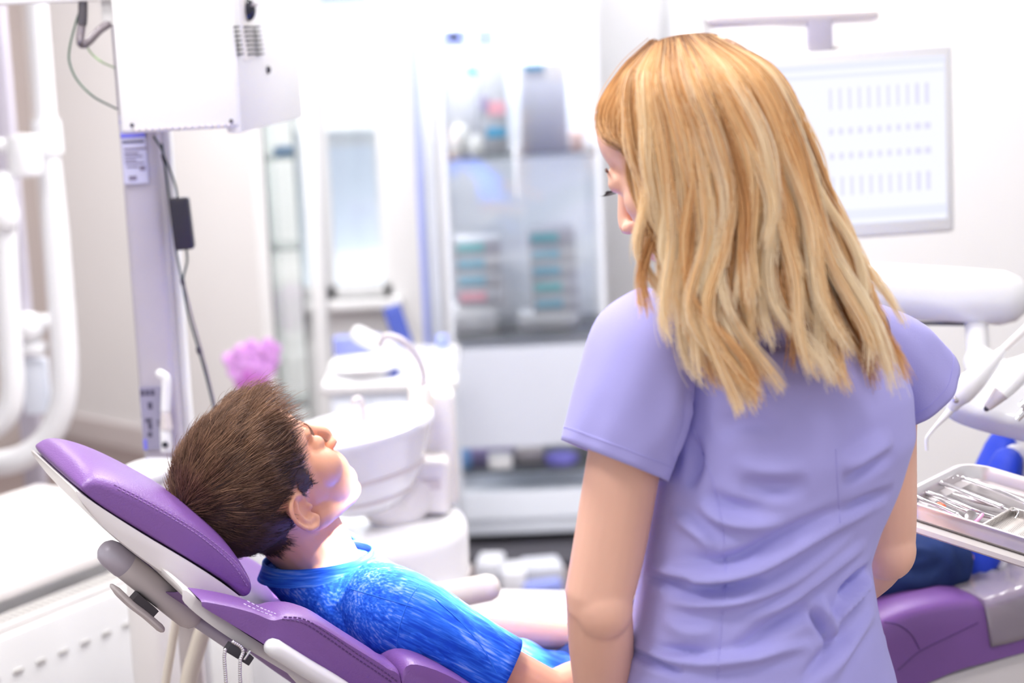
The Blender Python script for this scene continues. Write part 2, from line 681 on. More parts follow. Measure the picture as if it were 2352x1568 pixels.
def normals(V, F):
    f = np.array([q[:4] if len(q) >= 4 else (q[0], q[1], q[2], q[2]) for q in F])
    n = np.cross(V[f[:, 2]] - V[f[:, 0]], V[f[:, 3]] - V[f[:, 1]])
    N = np.zeros_like(V)
    for k in range(4):
        np.add.at(N, f[:, k], n)
    return N / (np.linalg.norm(N, axis=1)[:, None] + 1e-12)


def caster(V, F):
    t = BVHTree.FromPolygons([tuple(v) for v in V], F)

    def hit(px, py):
        h = t.ray_cast(Vector(CAM), Vector(nrm(D(px, py))))
        return None if h[0] is None else np.array(h[0])
    return hit


def seg_dist(V, poly):
    """distance of each vertex to a 3-D polyline and the parameter along it (0..1)"""
    best = np.full(len(V), 9.0)
    par = np.zeros(len(V))
    k = len(poly) - 1
    for i in range(k):
        a, b = poly[i], poly[i + 1]
        ab = b - a
        t = np.clip(((V - a) @ ab) / (ab @ ab + 1e-12), 0, 1)
        d = np.linalg.norm(V - (a + t[:, None] * ab), axis=1)
        m = d < best
        best[m] = d[m]
        par[m] = (i + t[m]) / k
    return best, par


def folds(V, F, specs):
    """cloth folds: pixel polylines cast on the surface; amp > 0 a ridge, < 0 a valley"""
    hit = caster(V, F)
    N = normals(V, F)
    disp = np.zeros(len(V))
    for pts, wd, amp in specs:
        h = [hit(x, y) for x, y in cr(pts, 4)]
        h = [x for x in h if x is not None]
        if len(h) < 2:
            continue
        d, t = seg_dist(V, h)
        taper = np.sin(np.clip(t, 0, 1) * math.pi) ** 0.8
        disp += amp * taper * (np.exp(-(d / wd) ** 2) - 0.22 * np.exp(-((d - 1.8 * wd) / wd) ** 2))
    return V + N * disp[:, None]


def set_flow(o, vec):
    a = o.data.attributes.new('flow', 'FLOAT_VECTOR', 'POINT')
    a.data.foreach_set('vector', np.asarray(vec, float).ravel())


def strands(name, S, r0, r1, m, parent, tone=None):
    """hair curves; S is (n, k, 3) in world space"""
    n, k, _ = S.shape
    hc = bpy.data.hair_curves.new(name)
    hc.add_curves([k] * n)
    S = S - world_loc(parent)
    hc.attributes['position'].data.foreach_set('vector', S.astype(np.float32).ravel())
    ra = hc.attributes.get('radius') or hc.attributes.new('radius', 'FLOAT', 'POINT')
    t = np.linspace(0, 1, k)
    ra.data.foreach_set('value', np.tile(r0 + (r1 - r0) * t ** 2, n).astype(np.float32))
    ta = hc.attributes.new('tone', 'FLOAT', 'CURVE' if np.ndim(tone) == 1 else 'POINT')
    ta.data.foreach_set('value', np.asarray(tone, np.float32).ravel())
    hc.materials.append(M[m])
    o = bpy.data.objects.new(name, hc)
    COL.objects.link(o)
    o.parent = parent
    o['kind'] = 'stuff'
    return o


# ================================================================== THE ROOM
def wall_seg(a, b, z0, z1, th=0.1, side=1):
    a, b = np.array(a, float), np.array(b, float)
    d = nrm(np.append(b - a, 0))
    n = np.array([-d[1], d[0], 0]) * side
    c = np.append((a + b) / 2, (z0 + z1) / 2) + n * th / 2
    return G().box(c, (np.linalg.norm(b - a), th, z1 - z0), basis(x=d, z=(0, 0, 1)))


def wbox(x0, x1, y0, y1, z0, z1, bev=0.0, seg=2):
    return G().box(((x0 + x1) / 2, (y0 + y1) / 2, (z0 + z1) / 2), (abs(x1 - x0), abs(y1 - y0), abs(z1 - z0)), None, bev, seg)


def pxX(px, py, Y):
    return P(px, py, Y)[0]


def pbox(x0, y0, x1, y1, Y, depth, bev=0.0, rz=0.0, seg=2):
    """upright box whose front spans these pixels at distance Y"""
    c = P((x0 + x1) / 2, (y0 + y1) / 2, Y)
    w_, h_ = (x1 - x0) * Y / FPX, (y1 - y0) * Y / FPX * 1.02
    R = RZ(rz)
    return G().box(c + R @ np.array([0, depth / 2, 0]), (w_, depth, h_), R, bev, seg)


struct('floor', wbox(-6, 5, -2, 9, -0.06, 0), 'floor')
CA, CB = (-1.81, 7.44), (-0.857, 6.54)
struct('wall_left', wall_seg(CA, CB, 0, 2.8, 0.1, 1), 'wall')
AX = nrm([-0.53, -0.85])
struct('wall_side', wall_seg(CA, (CA[0] + AX[0] * 3.2, CA[1] + AX[1] * 3.2), 0, 2.8, 0.1, -1), 'walltaupe')
bb = wall_seg((CA[0] + 0.01, CA[1] - 0.012), (CB[0], CB[1] - 0.012), 0, 0.09, 0.016, 1)
bbo = struct('baseboard_left', G().add(bb.verts() + np.array([-0.012, -0.008, 0]), bb.F), 'greyplastic')
YB = 6.54
wx0, wx1 = pxX(738, 500, YB), pxX(892, 500, YB)
WZ0, WZ1 = 0.62, 2.3
wb = G()
for q in (wbox(-0.857, wx0, YB, YB + 0.16, 0, 2.8), wbox(wx0, wx1, YB, YB + 0.16, 0, WZ0), wbox(wx0, wx1, YB, YB + 0.16, WZ1, 2.8),
          wbox(wx1, 0.62, YB, YB + 0.16, 0, 2.8)):
    wb.add(q.verts(), q.F)
struct('wall_back', wb, 'wall')
struct('wall_right', wbox(0.545, 4.2, 5.2, 5.3, 0, 2.8), 'wall')
struct('wall_return', wbox(0.545, 0.63, 5.3, YB, 0, 2.8), 'wall')
struct('ceiling', wbox(-4.2, 4.2, -0.6, 8.0, 2.8, 2.88), 'ceil')
win = struct('window_1', wbox(wx0 + 0.002, wx1 - 0.002, YB + 0.07, YB + 0.076, WZ0, WZ1), 'glass', None, 'tall bright window in the white back wall')
for nm, q in (('window_frame', wbox(wx0, wx0 + 0.03, YB + 0.05, YB + 0.1, WZ0, WZ1)), ('window_frame', wbox(wx1 - 0.03, wx1, YB + 0.05, YB + 0.1, WZ0, WZ1)),
              ('window_rail', wbox(wx0, wx1, YB + 0.05, YB + 0.1, WZ1 - 0.04, WZ1)), ('window_rail', wbox(wx0, wx1, YB + 0.05, YB + 0.1, WZ0, WZ0 + 0.04)),
              ('window_sill', wbox(wx0 - 0.03, wx1 + 0.03, YB - 0.06, YB + 0.1, WZ0 - 0.03, WZ0, 0.006))):
    obj(nm, q, 'white', win)
# white post left of the window
struct('trim_1', wbox(pxX(690, 500, 6.0), pxX(735, 500, 6.0), 6.0, 6.12, 0, 2.8, 0.004), 'wall', None, 'white upright post beside the window')
# open door leaf right of the window, its edge shadow painted blue
Yd = 5.75
xa, xb = P(966, 420, Yd)[0], P(1003, 420, Yd)[0]
zb = P(990, 800, Yd)[2]
dr = struct('door_1', wbox(xa - 0.012, xa + 0.012, Yd, Yd + 0.62, zb, 2.02, 0.003), 'alu', None, 'open white balcony door leaf with a painted blue edge shadow')
obj('edge_shadow', wbox(xa - 0.013, xa + 0.006, Yd - 0.012, Yd, zb, 1.72), 'blueshade', dr)
obj('edge_foot', wbox(xa - 0.05, xa + 0.0, Yd - 0.012, Yd + 0.01, zb - 0.02, zb + 0.003), 'blueshade', dr)
obj('door_post', wbox(xa + 0.014, xb, Yd + 0.01, Yd + 0.06, 0.0, 2.4), 'alu', dr)

# pale building across the street, seen through the window
bd = thing('building', 'pale building seen through the tall window', 'building', (-1.3, 12.2, -3))
obj('wall', wbox(-4.5, 2.5, 12.2, 12.6, -3, 6), 'facade', bd)
for zf in (-0.3, 0.9, 2.6):
    obj('balcony_slab', wbox(-4.5, 2.5, 11.6, 12.2, zf, zf + 0.16), 'white', bd)
for xw, zw in ((-1.75, 1.5), (-1.15, 1.5), (-1.75, 0.05), (-1.2, 0.05), (-1.6, 2.9), (-2.4, 1.5)):
    f = obj('window', wbox(xw, xw + 0.42, 12.17, 12.23, zw, zw + 0.75), 'white', bd)
    obj('pane', wbox(xw + 0.04, xw + 0.38, 12.15, 12.17, zw + 0.04, zw + 0.71), 'facadepane', f)

# unseen ceiling luminaires; the rear ones added to brighten the background
for i, (lx, ly, nmz, pw) in enumerate(((-1.0, 1.2, 'front left', 14), (1.2, 1.2, 'front right', 9), (-0.55, 2.35, 'above the treatment chair', 28), (1.1, 3.7, 'above the tray', 16),
                                       (-1.55, 5.3, 'near the left wall', 32), (-0.6, 5.3, 'near the window', 36), (0.15, 4.15, 'in front of the display cabinet', 44))):
    t = thing('unseen_ceiling_light', 'unseen flat ceiling light panel ' + nmz, 'ceiling light', (lx, ly, 2.8), 'unseen ceiling light panels')
    obj('frame', wbox(lx - 0.33, lx + 0.33, ly - 0.33, ly + 0.33, 2.76, 2.8, 0.004), 'white', t)
    obj('diffuser', wbox(lx - 0.3, lx + 0.3, ly - 0.3, ly + 0.3, 2.752, 2.762), 'lampglow', t)
    a_ = area('panel_glow', (lx, ly, 2.74), (lx, ly, 0), 0.6, 0.6, pw, (1, 0.985, 0.97))
    a_.parent = t
    a_.location = (0, 0, -0.06)

# the operating lamp's head and its ceiling arm, above the frame
LP_ = np.array(so.location[:])
la_ = nrm(np.array([-0.11, 2.42, 0.872]) - LP_)
ol = thing('operating_lamp', 'white operating lamp on a jointed ceiling arm aimed at the chest', 'lamp', LP_)
obj('lamp_head', G().lathe([(0, -.16), (.05, -.155), (.10, -.12), (.12, -.09), (.112, -.085), (.09, -.11), (0, -.13)], LP_, la_, 36), 'whitegloss', ol)
obj('arm', G().tube(cr([LP_ - la_ * .15, LP_ + [.12, .1, .28], LP_ + [.3, .3, .5], LP_ + [.3, .3, .8]], 8), .018, 16), 'white', ol)

# ================================================================== BACKGROUND FURNITURE
# glass display cabinet
YC = 5.5
cx0, cx1 = P(1020, 500, YC)[0], P(1385, 500, YC)[0]
zt = 2.25
cab = thing('display_cabinet', 'tall glass display cabinet full of cartons against the back wall', 'cabinet', ((cx0 + cx1) / 2, YC + 0.2, 0))
for xx in (cx0, cx1 - 0.016):
    for yy in (YC, YC + 0.36):
        obj('post', wbox(xx, xx + 0.016, yy, yy + 0.016, 0.0, zt), 'alu', cab)
SH = [P(1200, y, YC + 0.1)[2] for y in (1062, 760, 352)]
zs = [0.12] + SH
for z in SH + [zt - 0.015]:
    obj('shelf', wbox(cx0 + 0.004, cx1 - 0.004, YC + 0.005, YC + 0.37, z - 0.008, z, 0.002), 'shelfglass', cab)
obj('plinth', wbox(cx0, cx1, YC, YC + 0.376, 0.05, 0.12, 0.004), 'frost', cab)
obj('back_panel', wbox(cx0, cx1, YC + 0.376, YC + 0.386, 0.05, zt), 'frost', cab)
ledp = obj('added_light_strip', wbox(cx0 + 0.02, cx1 - 0.02, YC + 0.02, YC + 0.04, zt - 0.028, zt - 0.017), 'lampglow', cab)  # invented strip, added to brighten the inside of the cabinet
led = area('added_cabinet_light', (0, 0, 0), (0, 1, -1.2), cx1 - cx0 - 0.06, 0.02, 18, (0.97, 0.98, 1.0))
led.parent = cab
led.location = (0, -0.17, zt - 0.032)
obj('glass_door', wbox(cx0 + 0.016, (cx0 + cx1) / 2 - 0.002, YC - 0.006, YC, SH[1], zt), 'glass', cab)
obj('glass_door', wbox((cx0 + cx1) / 2 + 0.002, cx1 - 0.016, YC - 0.006, YC, SH[1], zt), 'glass', cab)
obj('lower_panel', wbox(cx0 + 0.016, cx1 - 0.016, YC - 0.008, YC, 0.10, SH[0] - 0.06), 'frost', cab)
obj('drawer_front', wbox(cx0 + 0.016, cx1 - 0.016, YC - 0.006, YC + 0.012, SH[0] + 0.075, SH[1] - 0.03), 'drawerface', cab)
obj('handle', wbox((cx0 + cx1) / 2 - 0.02, (cx0 + cx1) / 2 - 0.012, YC - 0.03, YC - 0.008, 1.05, 1.2, 0.002), 'alu', cab)


def sits(g, z):
    """drop a shape so that it stands at height z"""
    v = g.verts()
    return G().add(v + np.array([0, 0, z - v[:, 2].min()]), g.F)


def carton(x0, y0, x1, y1, Y, depth, m, label, bands=(), group=None, z=None):
    g = pbox(x0, y0, x1, y1, Y, depth, 0.003)
    dz = 0 if z is None else z - g.verts()[:, 2].min()
    t = thing('carton', label, 'carton', P((x0 + x1) / 2, y1, Y) + np.array([0, depth / 2, dz]), group)
    obj('box', G().add(g.verts() + np.array([0, 0, dz]), g.F), m, t)
    for bx0, by0, bx1, by1, bm_ in bands:
        b = pbox(bx0, by0, bx1, by1, Y - 0.003, 0.004)
        obj('printed_band', G().add(b.verts() + np.array([0, 0, dz]), b.F), bm_, t)
    return t


Yc = YC + 0.12
carton(1028, 150, 1100, 348, Yc + 0.08, 0.06, 'cardgrey', 'pale carton with a light blue tag on the upper cabinet shelf', [(1072, 152, 1098, 168, 'teal')], z=SH[2])
carton(1104, 150, 1164, 348, Yc + 0.02, 0.08, 'cardgrey', 'grey carton with a bright blue block near its base', [(1118, 292, 1162, 314, 'skyprint'), (1120, 232, 1160, 262, 'rose'), (1104, 222, 1122, 254, 'dustyviolet')], z=SH[2])
carton(1196, 150, 1302, 348, Yc, 0.09, 'cardgrey', 'wide grey carton with a blue strip along its top', [(1204, 152, 1248, 163, 'skyprint')], z=SH[2])
carton(1310, 305, 1342, 348, Yc - 0.02, 0.05, 'peach', 'small peach carton at the end of the upper shelf', z=SH[2])
# white sachet heap and framed card above
carton(1016, 66, 1134, 146, Yc + 0.16, 0.03, 'cardwhite', 'white and blue card standing behind the grey cartons', [(1018, 70, 1072, 102, 'bluebox'), (1096, 68, 1134, 102, 'bluebox'), (1030, 76, 1056, 94, 'cardwhite')])
g = G().lathe([(0.0, 0), (0.026, 0.0), (0.03, 0.01), (0.03, 0.06), (0.022, 0.085), (0.012, 0.09), (0.012, 0.105), (0.0, 0.106)], P(1058, 346, Yc - 0.03), n=20)
single('pot', sits(g, SH[2]), 'white', 'rounded white pot with a lid on the upper shelf', 'pot')
g = G().lathe([(0.0, 0), (0.02, 0.0), (0.022, 0.01), (0.018, 0.04), (0.01, 0.06), (0.0, 0.062)], P(1096, 346, Yc - 0.05), n=20)
single('jar', sits(g, SH[2]), 'white', 'small white conical jar beside the pot', 'jar')
for i, (x0, y0, ms) in enumerate(((1034, 470, ('teal', 'tealdeep', 'tealdeep', 'rose')), (1204, 490, ('teal', 'tealdeep', 'tealdeep', 'teal', 'tealdeep')))):
    zacc = SH[1]
    n = len(ms)
    hh = 0.048
    base_n = 1 if i == 0 else 0
    if i == 0:
        pass
    for k in range(n):
        mm = ms[n - 1 - k]
        yb = y0 + 42 * (n - k)
        dx = (3 * k if i else 2 * k)
        xq = x0 + 10 - dx + (16 if i else 8)
        g = pbox(xq - 6, yb - 40, xq + 100, yb, Yc + 0.02, 0.12, 0.002)
        zq = zacc + k * 0.0495 + (0.075 if i == 0 else 0.045)
        lab = ['lowest', 'second', 'third', 'fourth', 'topmost'][k if k < n - 1 else 4]
        t = thing('flat_carton', '%s flat pale carton with a %s band in the %s stack' % (lab, 'rose' if mm == 'rose' else 'teal', 'right' if i else 'left'), 'carton', (0, 0, 0), 'flat cartons on the middle shelf')
        v = g.verts()
        dz = zq - v[:, 2].min()
        v = v + np.array([0, 0, dz])
        t.location = (float(v[:, 0].mean()), float(v[:, 1].mean()), float(v[:, 2].min()))
        obj('box', G().add(v, g.F), 'cardgrey', t)
        b = pbox(xq, yb - 30, xq + 62, yb - 10, Yc + 0.017, 0.004)
        obj('printed_band', G().add(b.verts() + np.array([0, 0, dz]), b.F), mm, t)
carton(1042, 697, 1140, 752, Yc + 0.02, 0.12, 'cardwhite', 'white carton under the left stack of flat cartons', z=SH[1])
g = pbox(1190, 716, 1330, 752, Yc + 0.02, 0.12, 0.004)
v = g.verts()
v[:, 2] = SH[1] + (v[:, 2] - v[:, 2].min()) * 0.98
single('carton', G().add(v, g.F), 'cardwhite', 'low white carton under the right stack of flat cartons', 'carton')
# lower shelf things
Yl = YC + 0.08
g = G().lathe([(0, 0), (0.03, 0), (0.036, 0.015), (0.03, 0.05), (0.018, 0.07), (0.014, 0.085), (0, 0.086)], P(1058, 1060, Yl), n=18)
single('bottle', sits(g, SH[0]), 'skyplastic', 'round sky blue bottle on the lower cabinet shelf', 'bottle')
g = pbox(1075, 1022, 1180, 1060, Yl + 0.03, 0.1, 0.006)
single('box', sits(g, SH[0]), 'dustyviolet', 'low dusty violet box on the lower cabinet shelf', 'box')
g = pbox(1120, 1040, 1178, 1075, Yl - 0.06, 0.06, 0.01)
single('tissue_pack', sits(g, SH[0]), 'white', 'small white pack in front of the violet box', 'pack')
g = G().lathe([(0, 0), (0.045, 0), (0.05, 0.008), (0.05, 0.022), (0.03, 0.032), (0, 0.034)], P(1290, 1050, Yl), n=22)
single('bowl', sits(g, SH[0]), 'violet', 'violet blue bowl beside the woman\'s elbow on the shelf', 'bowl')
g = pbox(1185, 1030, 1250, 1060, Yl + 0.02, 0.08, 0.006)
single('box', sits(g, SH[0]), 'greyplastic', 'low grey box between the violet box and violet bowl', 'box')

# green-edged glass shelf stand by the white wall
YG = 5.35
gx0, gx1 = P(612, 500, YG)[0], P(688, 500, YG)[0]
gs = thing('glass_stand', 'narrow greenish glass stand beside the white post', 'stand', ((gx0 + gx1) / 2, YG + 0.1, 0))
obj('glass_side', wbox(gx0, gx0 + 0.008, YG, YG + 0.22, 0.0, 1.62), 'greenglass', gs)
obj('glass_side', wbox(gx1 - 0.008, gx1, YG, YG + 0.22, 0.0, 1.62), 'greenglass', gs)
obj('glass_front', wbox(gx0 + 0.008, gx1 - 0.008, YG, YG + 0.006, 0.0, 1.62), 'greenglass', gs)
for z in (0.5, 0.95, P(650, 362, YG)[2], 1.6):
    obj('glass_shelf', wbox(gx0 + 0.008, gx1 - 0.008, YG + 0.008, YG + 0.21, z - 0.008, z), 'greenglass', gs)
g = pbox(628, 340, 672, 362, YG + 0.02, 0.08, 0.003)
single('box', sits(g, P(650, 362, YG)[2]), 'skyplastic', 'small light blue box on the narrow glass stand', 'box')

# counter under the window
YK = 4.75
kx0, kx1 = P(738, 900, YK)[0], P(1052, 900, YK)[0]
kz = P(1020, 868, YK)[2]
ct = thing('counter', 'pale counter with white top under the window', 'counter', ((kx0 + kx1) / 2, YK + 0.25, 0))
obj('counter_top', wbox(kx0, kx1, YK, YK + 0.5, kz - 0.035, kz, 0.012, 3), 'whitegloss', ct)
obj('cabinet_body', wbox(kx0 + 0.02, kx1 - 0.03, YK + 0.02, YK + 0.48, 0.08, kz - 0.035), 'pale', ct)
obj('plinth', wbox(kx0 + 0.03, kx1 - 0.04, YK + 0.05, YK + 0.46, 0.0, 0.08), 'slate', ct)
for k in range(3):
    xa_ = kx0 + 0.025 + k * (kx1 - kx0 - 0.06) / 3
    dd = obj('door', wbox(xa_, xa_ + (kx1 - kx0 - 0.06) / 3 - 0.006, YK + 0.008, YK + 0.02, 0.1, kz - 0.05, 0.002), 'pale', ct)
    obj('handle', wbox(xa_ + 0.02, xa_ + 0.028, YK - 0.012, YK + 0.008, kz - 0.2, kz - 0.1, 0.002), 'alu', dd)
# things on the counter
g = G().box(P(868, 848, YK + 0.28), (0.145, 0.05, 0.04), basis(x=(0.80, 0.1, -0.48), z=(0.45, 0, 0.8)), 0.018, 4)
single('handset', sits(g, kz), 'whitegloss', 'white rounded handset leaning on the counter', 'handset')
g = pbox(768, 845, 880, 888, YK + 0.37, 0.05, 0.006, 0)
single('letter_tray', sits(g, kz), 'lilactray', 'low lilac blue tray behind the white handset', 'tray')
g = G().box(P(918, 815, YK + 0.44), (0.05, 0.02, 0.12), basis(x=(0.9, 0.2, 0.25), z=(-0.3, 0, 0.9)), 0.004)
single('tablet', sits(g, kz), 'navy', 'small navy tablet leaning behind the white handset', 'tablet')
g = G().lathe([(0, 0), (0.07, 0), (0.09, 0.012), (0.1, 0.03), (0.095, 0.034), (0, 0.03)], P(848, 900, YK + 0.1), n=28)
single('dish', sits(g, kz), 'whitegloss', 'shallow round white dish on the counter', 'dish')
g = pbox(884, 868, 916, 890, YK + 0.03, 0.04, 0.004)
single('box', sits(g, kz), 'navy', 'small dark navy box beside the white dish', 'box')
g = pbox(985, 828, 1048, 866, YK + 0.06, 0.12, 0.012, 0, 3)
single('dispenser', sits(g, kz), 'whitegloss', 'low white dispenser at the right end of the counter', 'dispenser')
g = pbox(1002, 785, 1030, 830, YK + 0.3, 0.05, 0.004)
single('folder', sits(g, kz), 'bluebox', 'lilac blue folder upright behind the white dispenser', 'folder')

# orchid on the counter
op = P(590, 960, YK + 0.12)
ft = thing('flower_table', 'small round white side table under the orchid', 'table', (op[0], op[1], 0))
obj('table_top', G().lathe([(0, op[2] - .02), (.075, op[2] - .02), (.08, op[2] - .012), (.078, op[2] - .002), (0, op[2])], op * [1, 1, 0], n=32), 'white', ft)
obj('stem', G().tube([op * [1, 1, 0] + [0, 0, .02], op - [0, 0, .02]], .014, 16), 'white', ft)
obj('base', G().lathe([(0, 0), (.1, 0), (.1, .012), (.02, .025), (0, .025)], op * [1, 1, 0], n=32), 'white', ft)
fl = thing('potted_orchid', 'pink violet orchid blossom in a small pot beside the glass stand', 'plant', op)
obj('pot', G().lathe([(0, 0), (0.03, 0), (0.036, 0.05), (0.04, 0.055), (0.036, 0.06), (0, 0.055)], op, n=20), 'white', fl)
top = P(580, 840, YK + 0.12)
obj('stem', G().tube(cr([op + [0, 0, 0.05], op + [0.015, 0, 0.09], top + [0.03, 0.0, 0.02], P(622, 790, YK + 0.12)], 8), 0.0025, 8), 'stem', fl)
pet = G().ell((0, 0, 0), (0.020, 0.004, 0.026), None, 12, 8)
rr = random.Random(3)
for k, (bx, by) in enumerate(((548, 830), (575, 815), (604, 832), (560, 858), (590, 862), (612, 812), (576, 882))):
    b0 = P(bx, by, YK + 0.10 + 0.01 * (k % 3))
    for j in range(5):
        a = j * 72 + rr.uniform(-12, 12)
        Rm = basis(x=(math.cos(math.radians(a)), 0.25, math.sin(math.radians(a))), y=(0, 1, 0.1))
        d = Rm[:, 2]
        obj('petal', G().add(pet.verts() @ Rm.T + b0 + d * 0.017, pet.F), 'orchiddeep' if by > 875 else 'orchid', fl)

# cartons and bags on the floor below the cabinet
for i, (x0, y0, x1, y1, mm, lab) in enumerate(((1088, 1290, 1150, 1352, 'cardwhite', 'white paper bag on the floor, nearest the drum base'),
                                              (1150, 1310, 1210, 1375, 'cardwhite', 'white carton on the floor in the middle of the row'),
                                              (1206, 1300, 1300, 1345, 'cardgrey', 'long pale grey carton on the floor beside the woman\'s arm'),
                                              (1200, 1338, 1300, 1372, 'bluebox', 'flat lilac blue carton lying in front of the grey one'))):
    Yf = PZ((x0 + x1) / 2, y1, 0)[1]
    g = pbox(x0, y0, x1, y1, Yf, 0.12 if i != 3 else 0.05, 0.01, 8 * (i - 1))
    o = single('carton', sits(g, 0.0), mm, lab, 'carton', 'cartons on the floor')
# dark mat in front of the cabinet
g = G().box(np.append(PZ(1200, 1262, 0)[:2], 0.012), (0.62, 0.34, 0.022), RZ(-14), 0.006)
single('floor_mat', g, 'slate', 'dark slate mat on the floor in front of the cabinet', 'mat')

# low cupboard with a panel radiator, lower left
RA = nrm([0.527, 0.85, 0])
RB = np.array([0.85, -0.527, 0])
r0 = PZ(0, 1375, 0.65) - RA * 0.5
r1 = r0 + RA * 1.12
lc = thing('low_cupboard', 'long low white cupboard behind the headrest with a radiator on it', 'cupboard', (r0 + r1) / 2 * np.array([1, 1, 0]))
Rr = basis(x=RA, z=(0, 0, 1))
mid = (r0 + r1) / 2
obj('top', G().box(mid * [1, 1, 0] - RB * 0.285 + [0, 0, 0.64], (1.12, 0.5, 0.022), Rr, 0.005), 'offwhite', lc)
obj('body', G().box(mid * [1, 1, 0] - RB * 0.28 + [0, 0, 0.315], (1.1, 0.44, 0.625), Rr), 'white', lc)
rd = thing('radiator', 'white panel radiator with slotted top grille on the low cupboard', 'radiator', mid * [1, 1, 0] + RB * 0.03 + [0, 0, 0.1])
obj('panel', G().box(mid * [1, 1, 0] + RB * 0.035 + [0, 0, 0.355], (1.06, 0.018, 0.49), Rr, 0.006), 'white', rd)
obj('casing', G().box(mid * [1, 1, 0] - RB * 0.005 + [0, 0, 0.36], (1.06, 0.05, 0.5), Rr), 'offwhite', rd)
gg = G()
for k in range(70):
    c = mid * [1, 1, 0] + RA * (-0.51 + k * 0.0148) - RB * 0.004 + [0, 0, 0.612]
    gg.box(c, (0.005, 0.036, 0.006), Rr)
o = obj('grille_slot', gg, 'shadepale', rd)
o['kind'] = 'stuff'
for row in (0.535, 0.16):
    for k in range(20):
        c = mid * [1, 1, 0] + RA * (-0.5 + k * 0.053) + RB * 0.045 + [0, 0, row]
        obj('dimple', G().box(c, (0.022, 0.004, 0.008), Rr, 0.0018), 'shadepale', rd)

# ------------------------------------------------------------------ panoramic x-ray stand, far left
YX = 4.4
xr = thing('xray_stand', 'white tubular x-ray stand with round joints at the left edge', 'x-ray stand', (P(110, 900, YX)[0], YX, 0))
# the foot bottom is a U tube hung from the carriage; the carriage runs on a floor-standing grey mast
obj('outer_tube', G().tube(cr([P(72, -150, YX), P(88, 60, YX), P(110, 330, YX), P(132, 600, YX), P(148, 820, YX), P(142, 930, YX), P(105, 1010, YX), P(40, 1055, YX), P(-60, 1072, YX)], 8), np.interp(np.arange(65), [0, 16, 22, 64], [.023, .0243, .0305, .0316]), 20, rounded=True), 'whitegloss', xr)
obj('inner_tube', G().tube(cr([P(8, 420, YX - .12), P(14, 620, YX - .12), P(24, 800, YX - .12), P(28, 900, YX - .12), P(10, 960, YX - .12), P(-50, 1005, YX - .12)], 8), 0.028, 18, rounded=True), 'whitegloss', xr)
obj('sleeve', G().tube([P(104, 275, YX), P(112, 352, YX)], 0.034, 20), 'whitegloss', xr)
obj('joint', G().lathe([(0, 0), (0.029, 0), (0.036, 0.006), (0.038, 0.02), (0.038, 0.08), (0.034, 0.092), (0, 0.096)], P(60, 405, YX - .1), n=24), 'whitegloss', xr)
obj('cross_arm', G().tube([P(-40, 335, YX - .1), P(50, 335, YX - .1)], 0.016, 14), 'whitegloss', xr)
obj('joint', G().lathe([(0, 0), (0.022, 0.002), (0.031, 0.013), (0.034, 0.038), (0.029, 0.062), (0.014, 0.076), (0, 0.078)], P(12, 530, YX - .14), n=24), 'whitegloss', xr)
obj('joint', G().ell(P(66, 752, YX), (0.038, 0.038, 0.038), None, 24, 14), 'whitegloss', xr)
obj('bracket', G().box(P(80, 800, YX), (0.05, 0.05, 0.03), None, 0.008), 'whitegloss', xr)
obj('sensor_block', G().box(P(84, 885, YX + .04), (0.055, 0.05, 0.13), None, 0.006), 'pale', xr)
mx_ = P(38, 600, YX + .12)
obj('mast', G().box([mx_[0], YX + .12, 1.1], (0.045, 0.05, 2.2), None, 0.004), 'lilacgrey', xr)
obj('foot_plate', G().box([mx_[0], YX + .12, 0.015], (0.3, 0.26, 0.03), None, 0.01), 'greyplastic', xr)
obj('arm_bracket', G().box([(mx_[0] + P(66, 752, YX)[0]) / 2, YX + .06, P(66, 752, YX)[2]], (0.1, 0.1, 0.03), None, 0.006), 'whitegloss', xr)

# ------------------------------------------------------------------ wall x-ray generator on its column
YQ = 3.0
cl = thing('generator_column', 'lilac grey column with stickers carrying the white generator box', 'column', (P(350, 900, YQ)[0], YQ + .03, 0))
c0, c1 = P(318, 300, YQ), P(365, 1000, YQ)
cxm = (c0[0] + c1[0]) / 2
obj('shaft', G().box([cxm, YQ + .04, 1.1], (0.062, 0.07, 2.2), None, 0.012, 4), 'lilacgrey', cl)
obj('flange', G().box([cxm + .036, YQ + .055, 1.05], (0.014, 0.03, 2.1), None, 0.002), 'white', cl)
obj('base_plate', G().box([cxm, YQ + .04, 0.015], (0.12, 0.14, 0.03), None, 0.008), 'greyplastic', cl)
zq = lambda y: P(345, y, YQ)[2]
yf = YQ + .003


def flat(x0, x1, y0, y1, m, par, name, d=0.002):
    return obj(name, G().box([cxm + (x0 + x1) / 2, yf - d / 2, (zq(y0) + zq(y1)) / 2], (x1 - x0, d + .003, abs(zq(y0) - zq(y1)))), m, par)


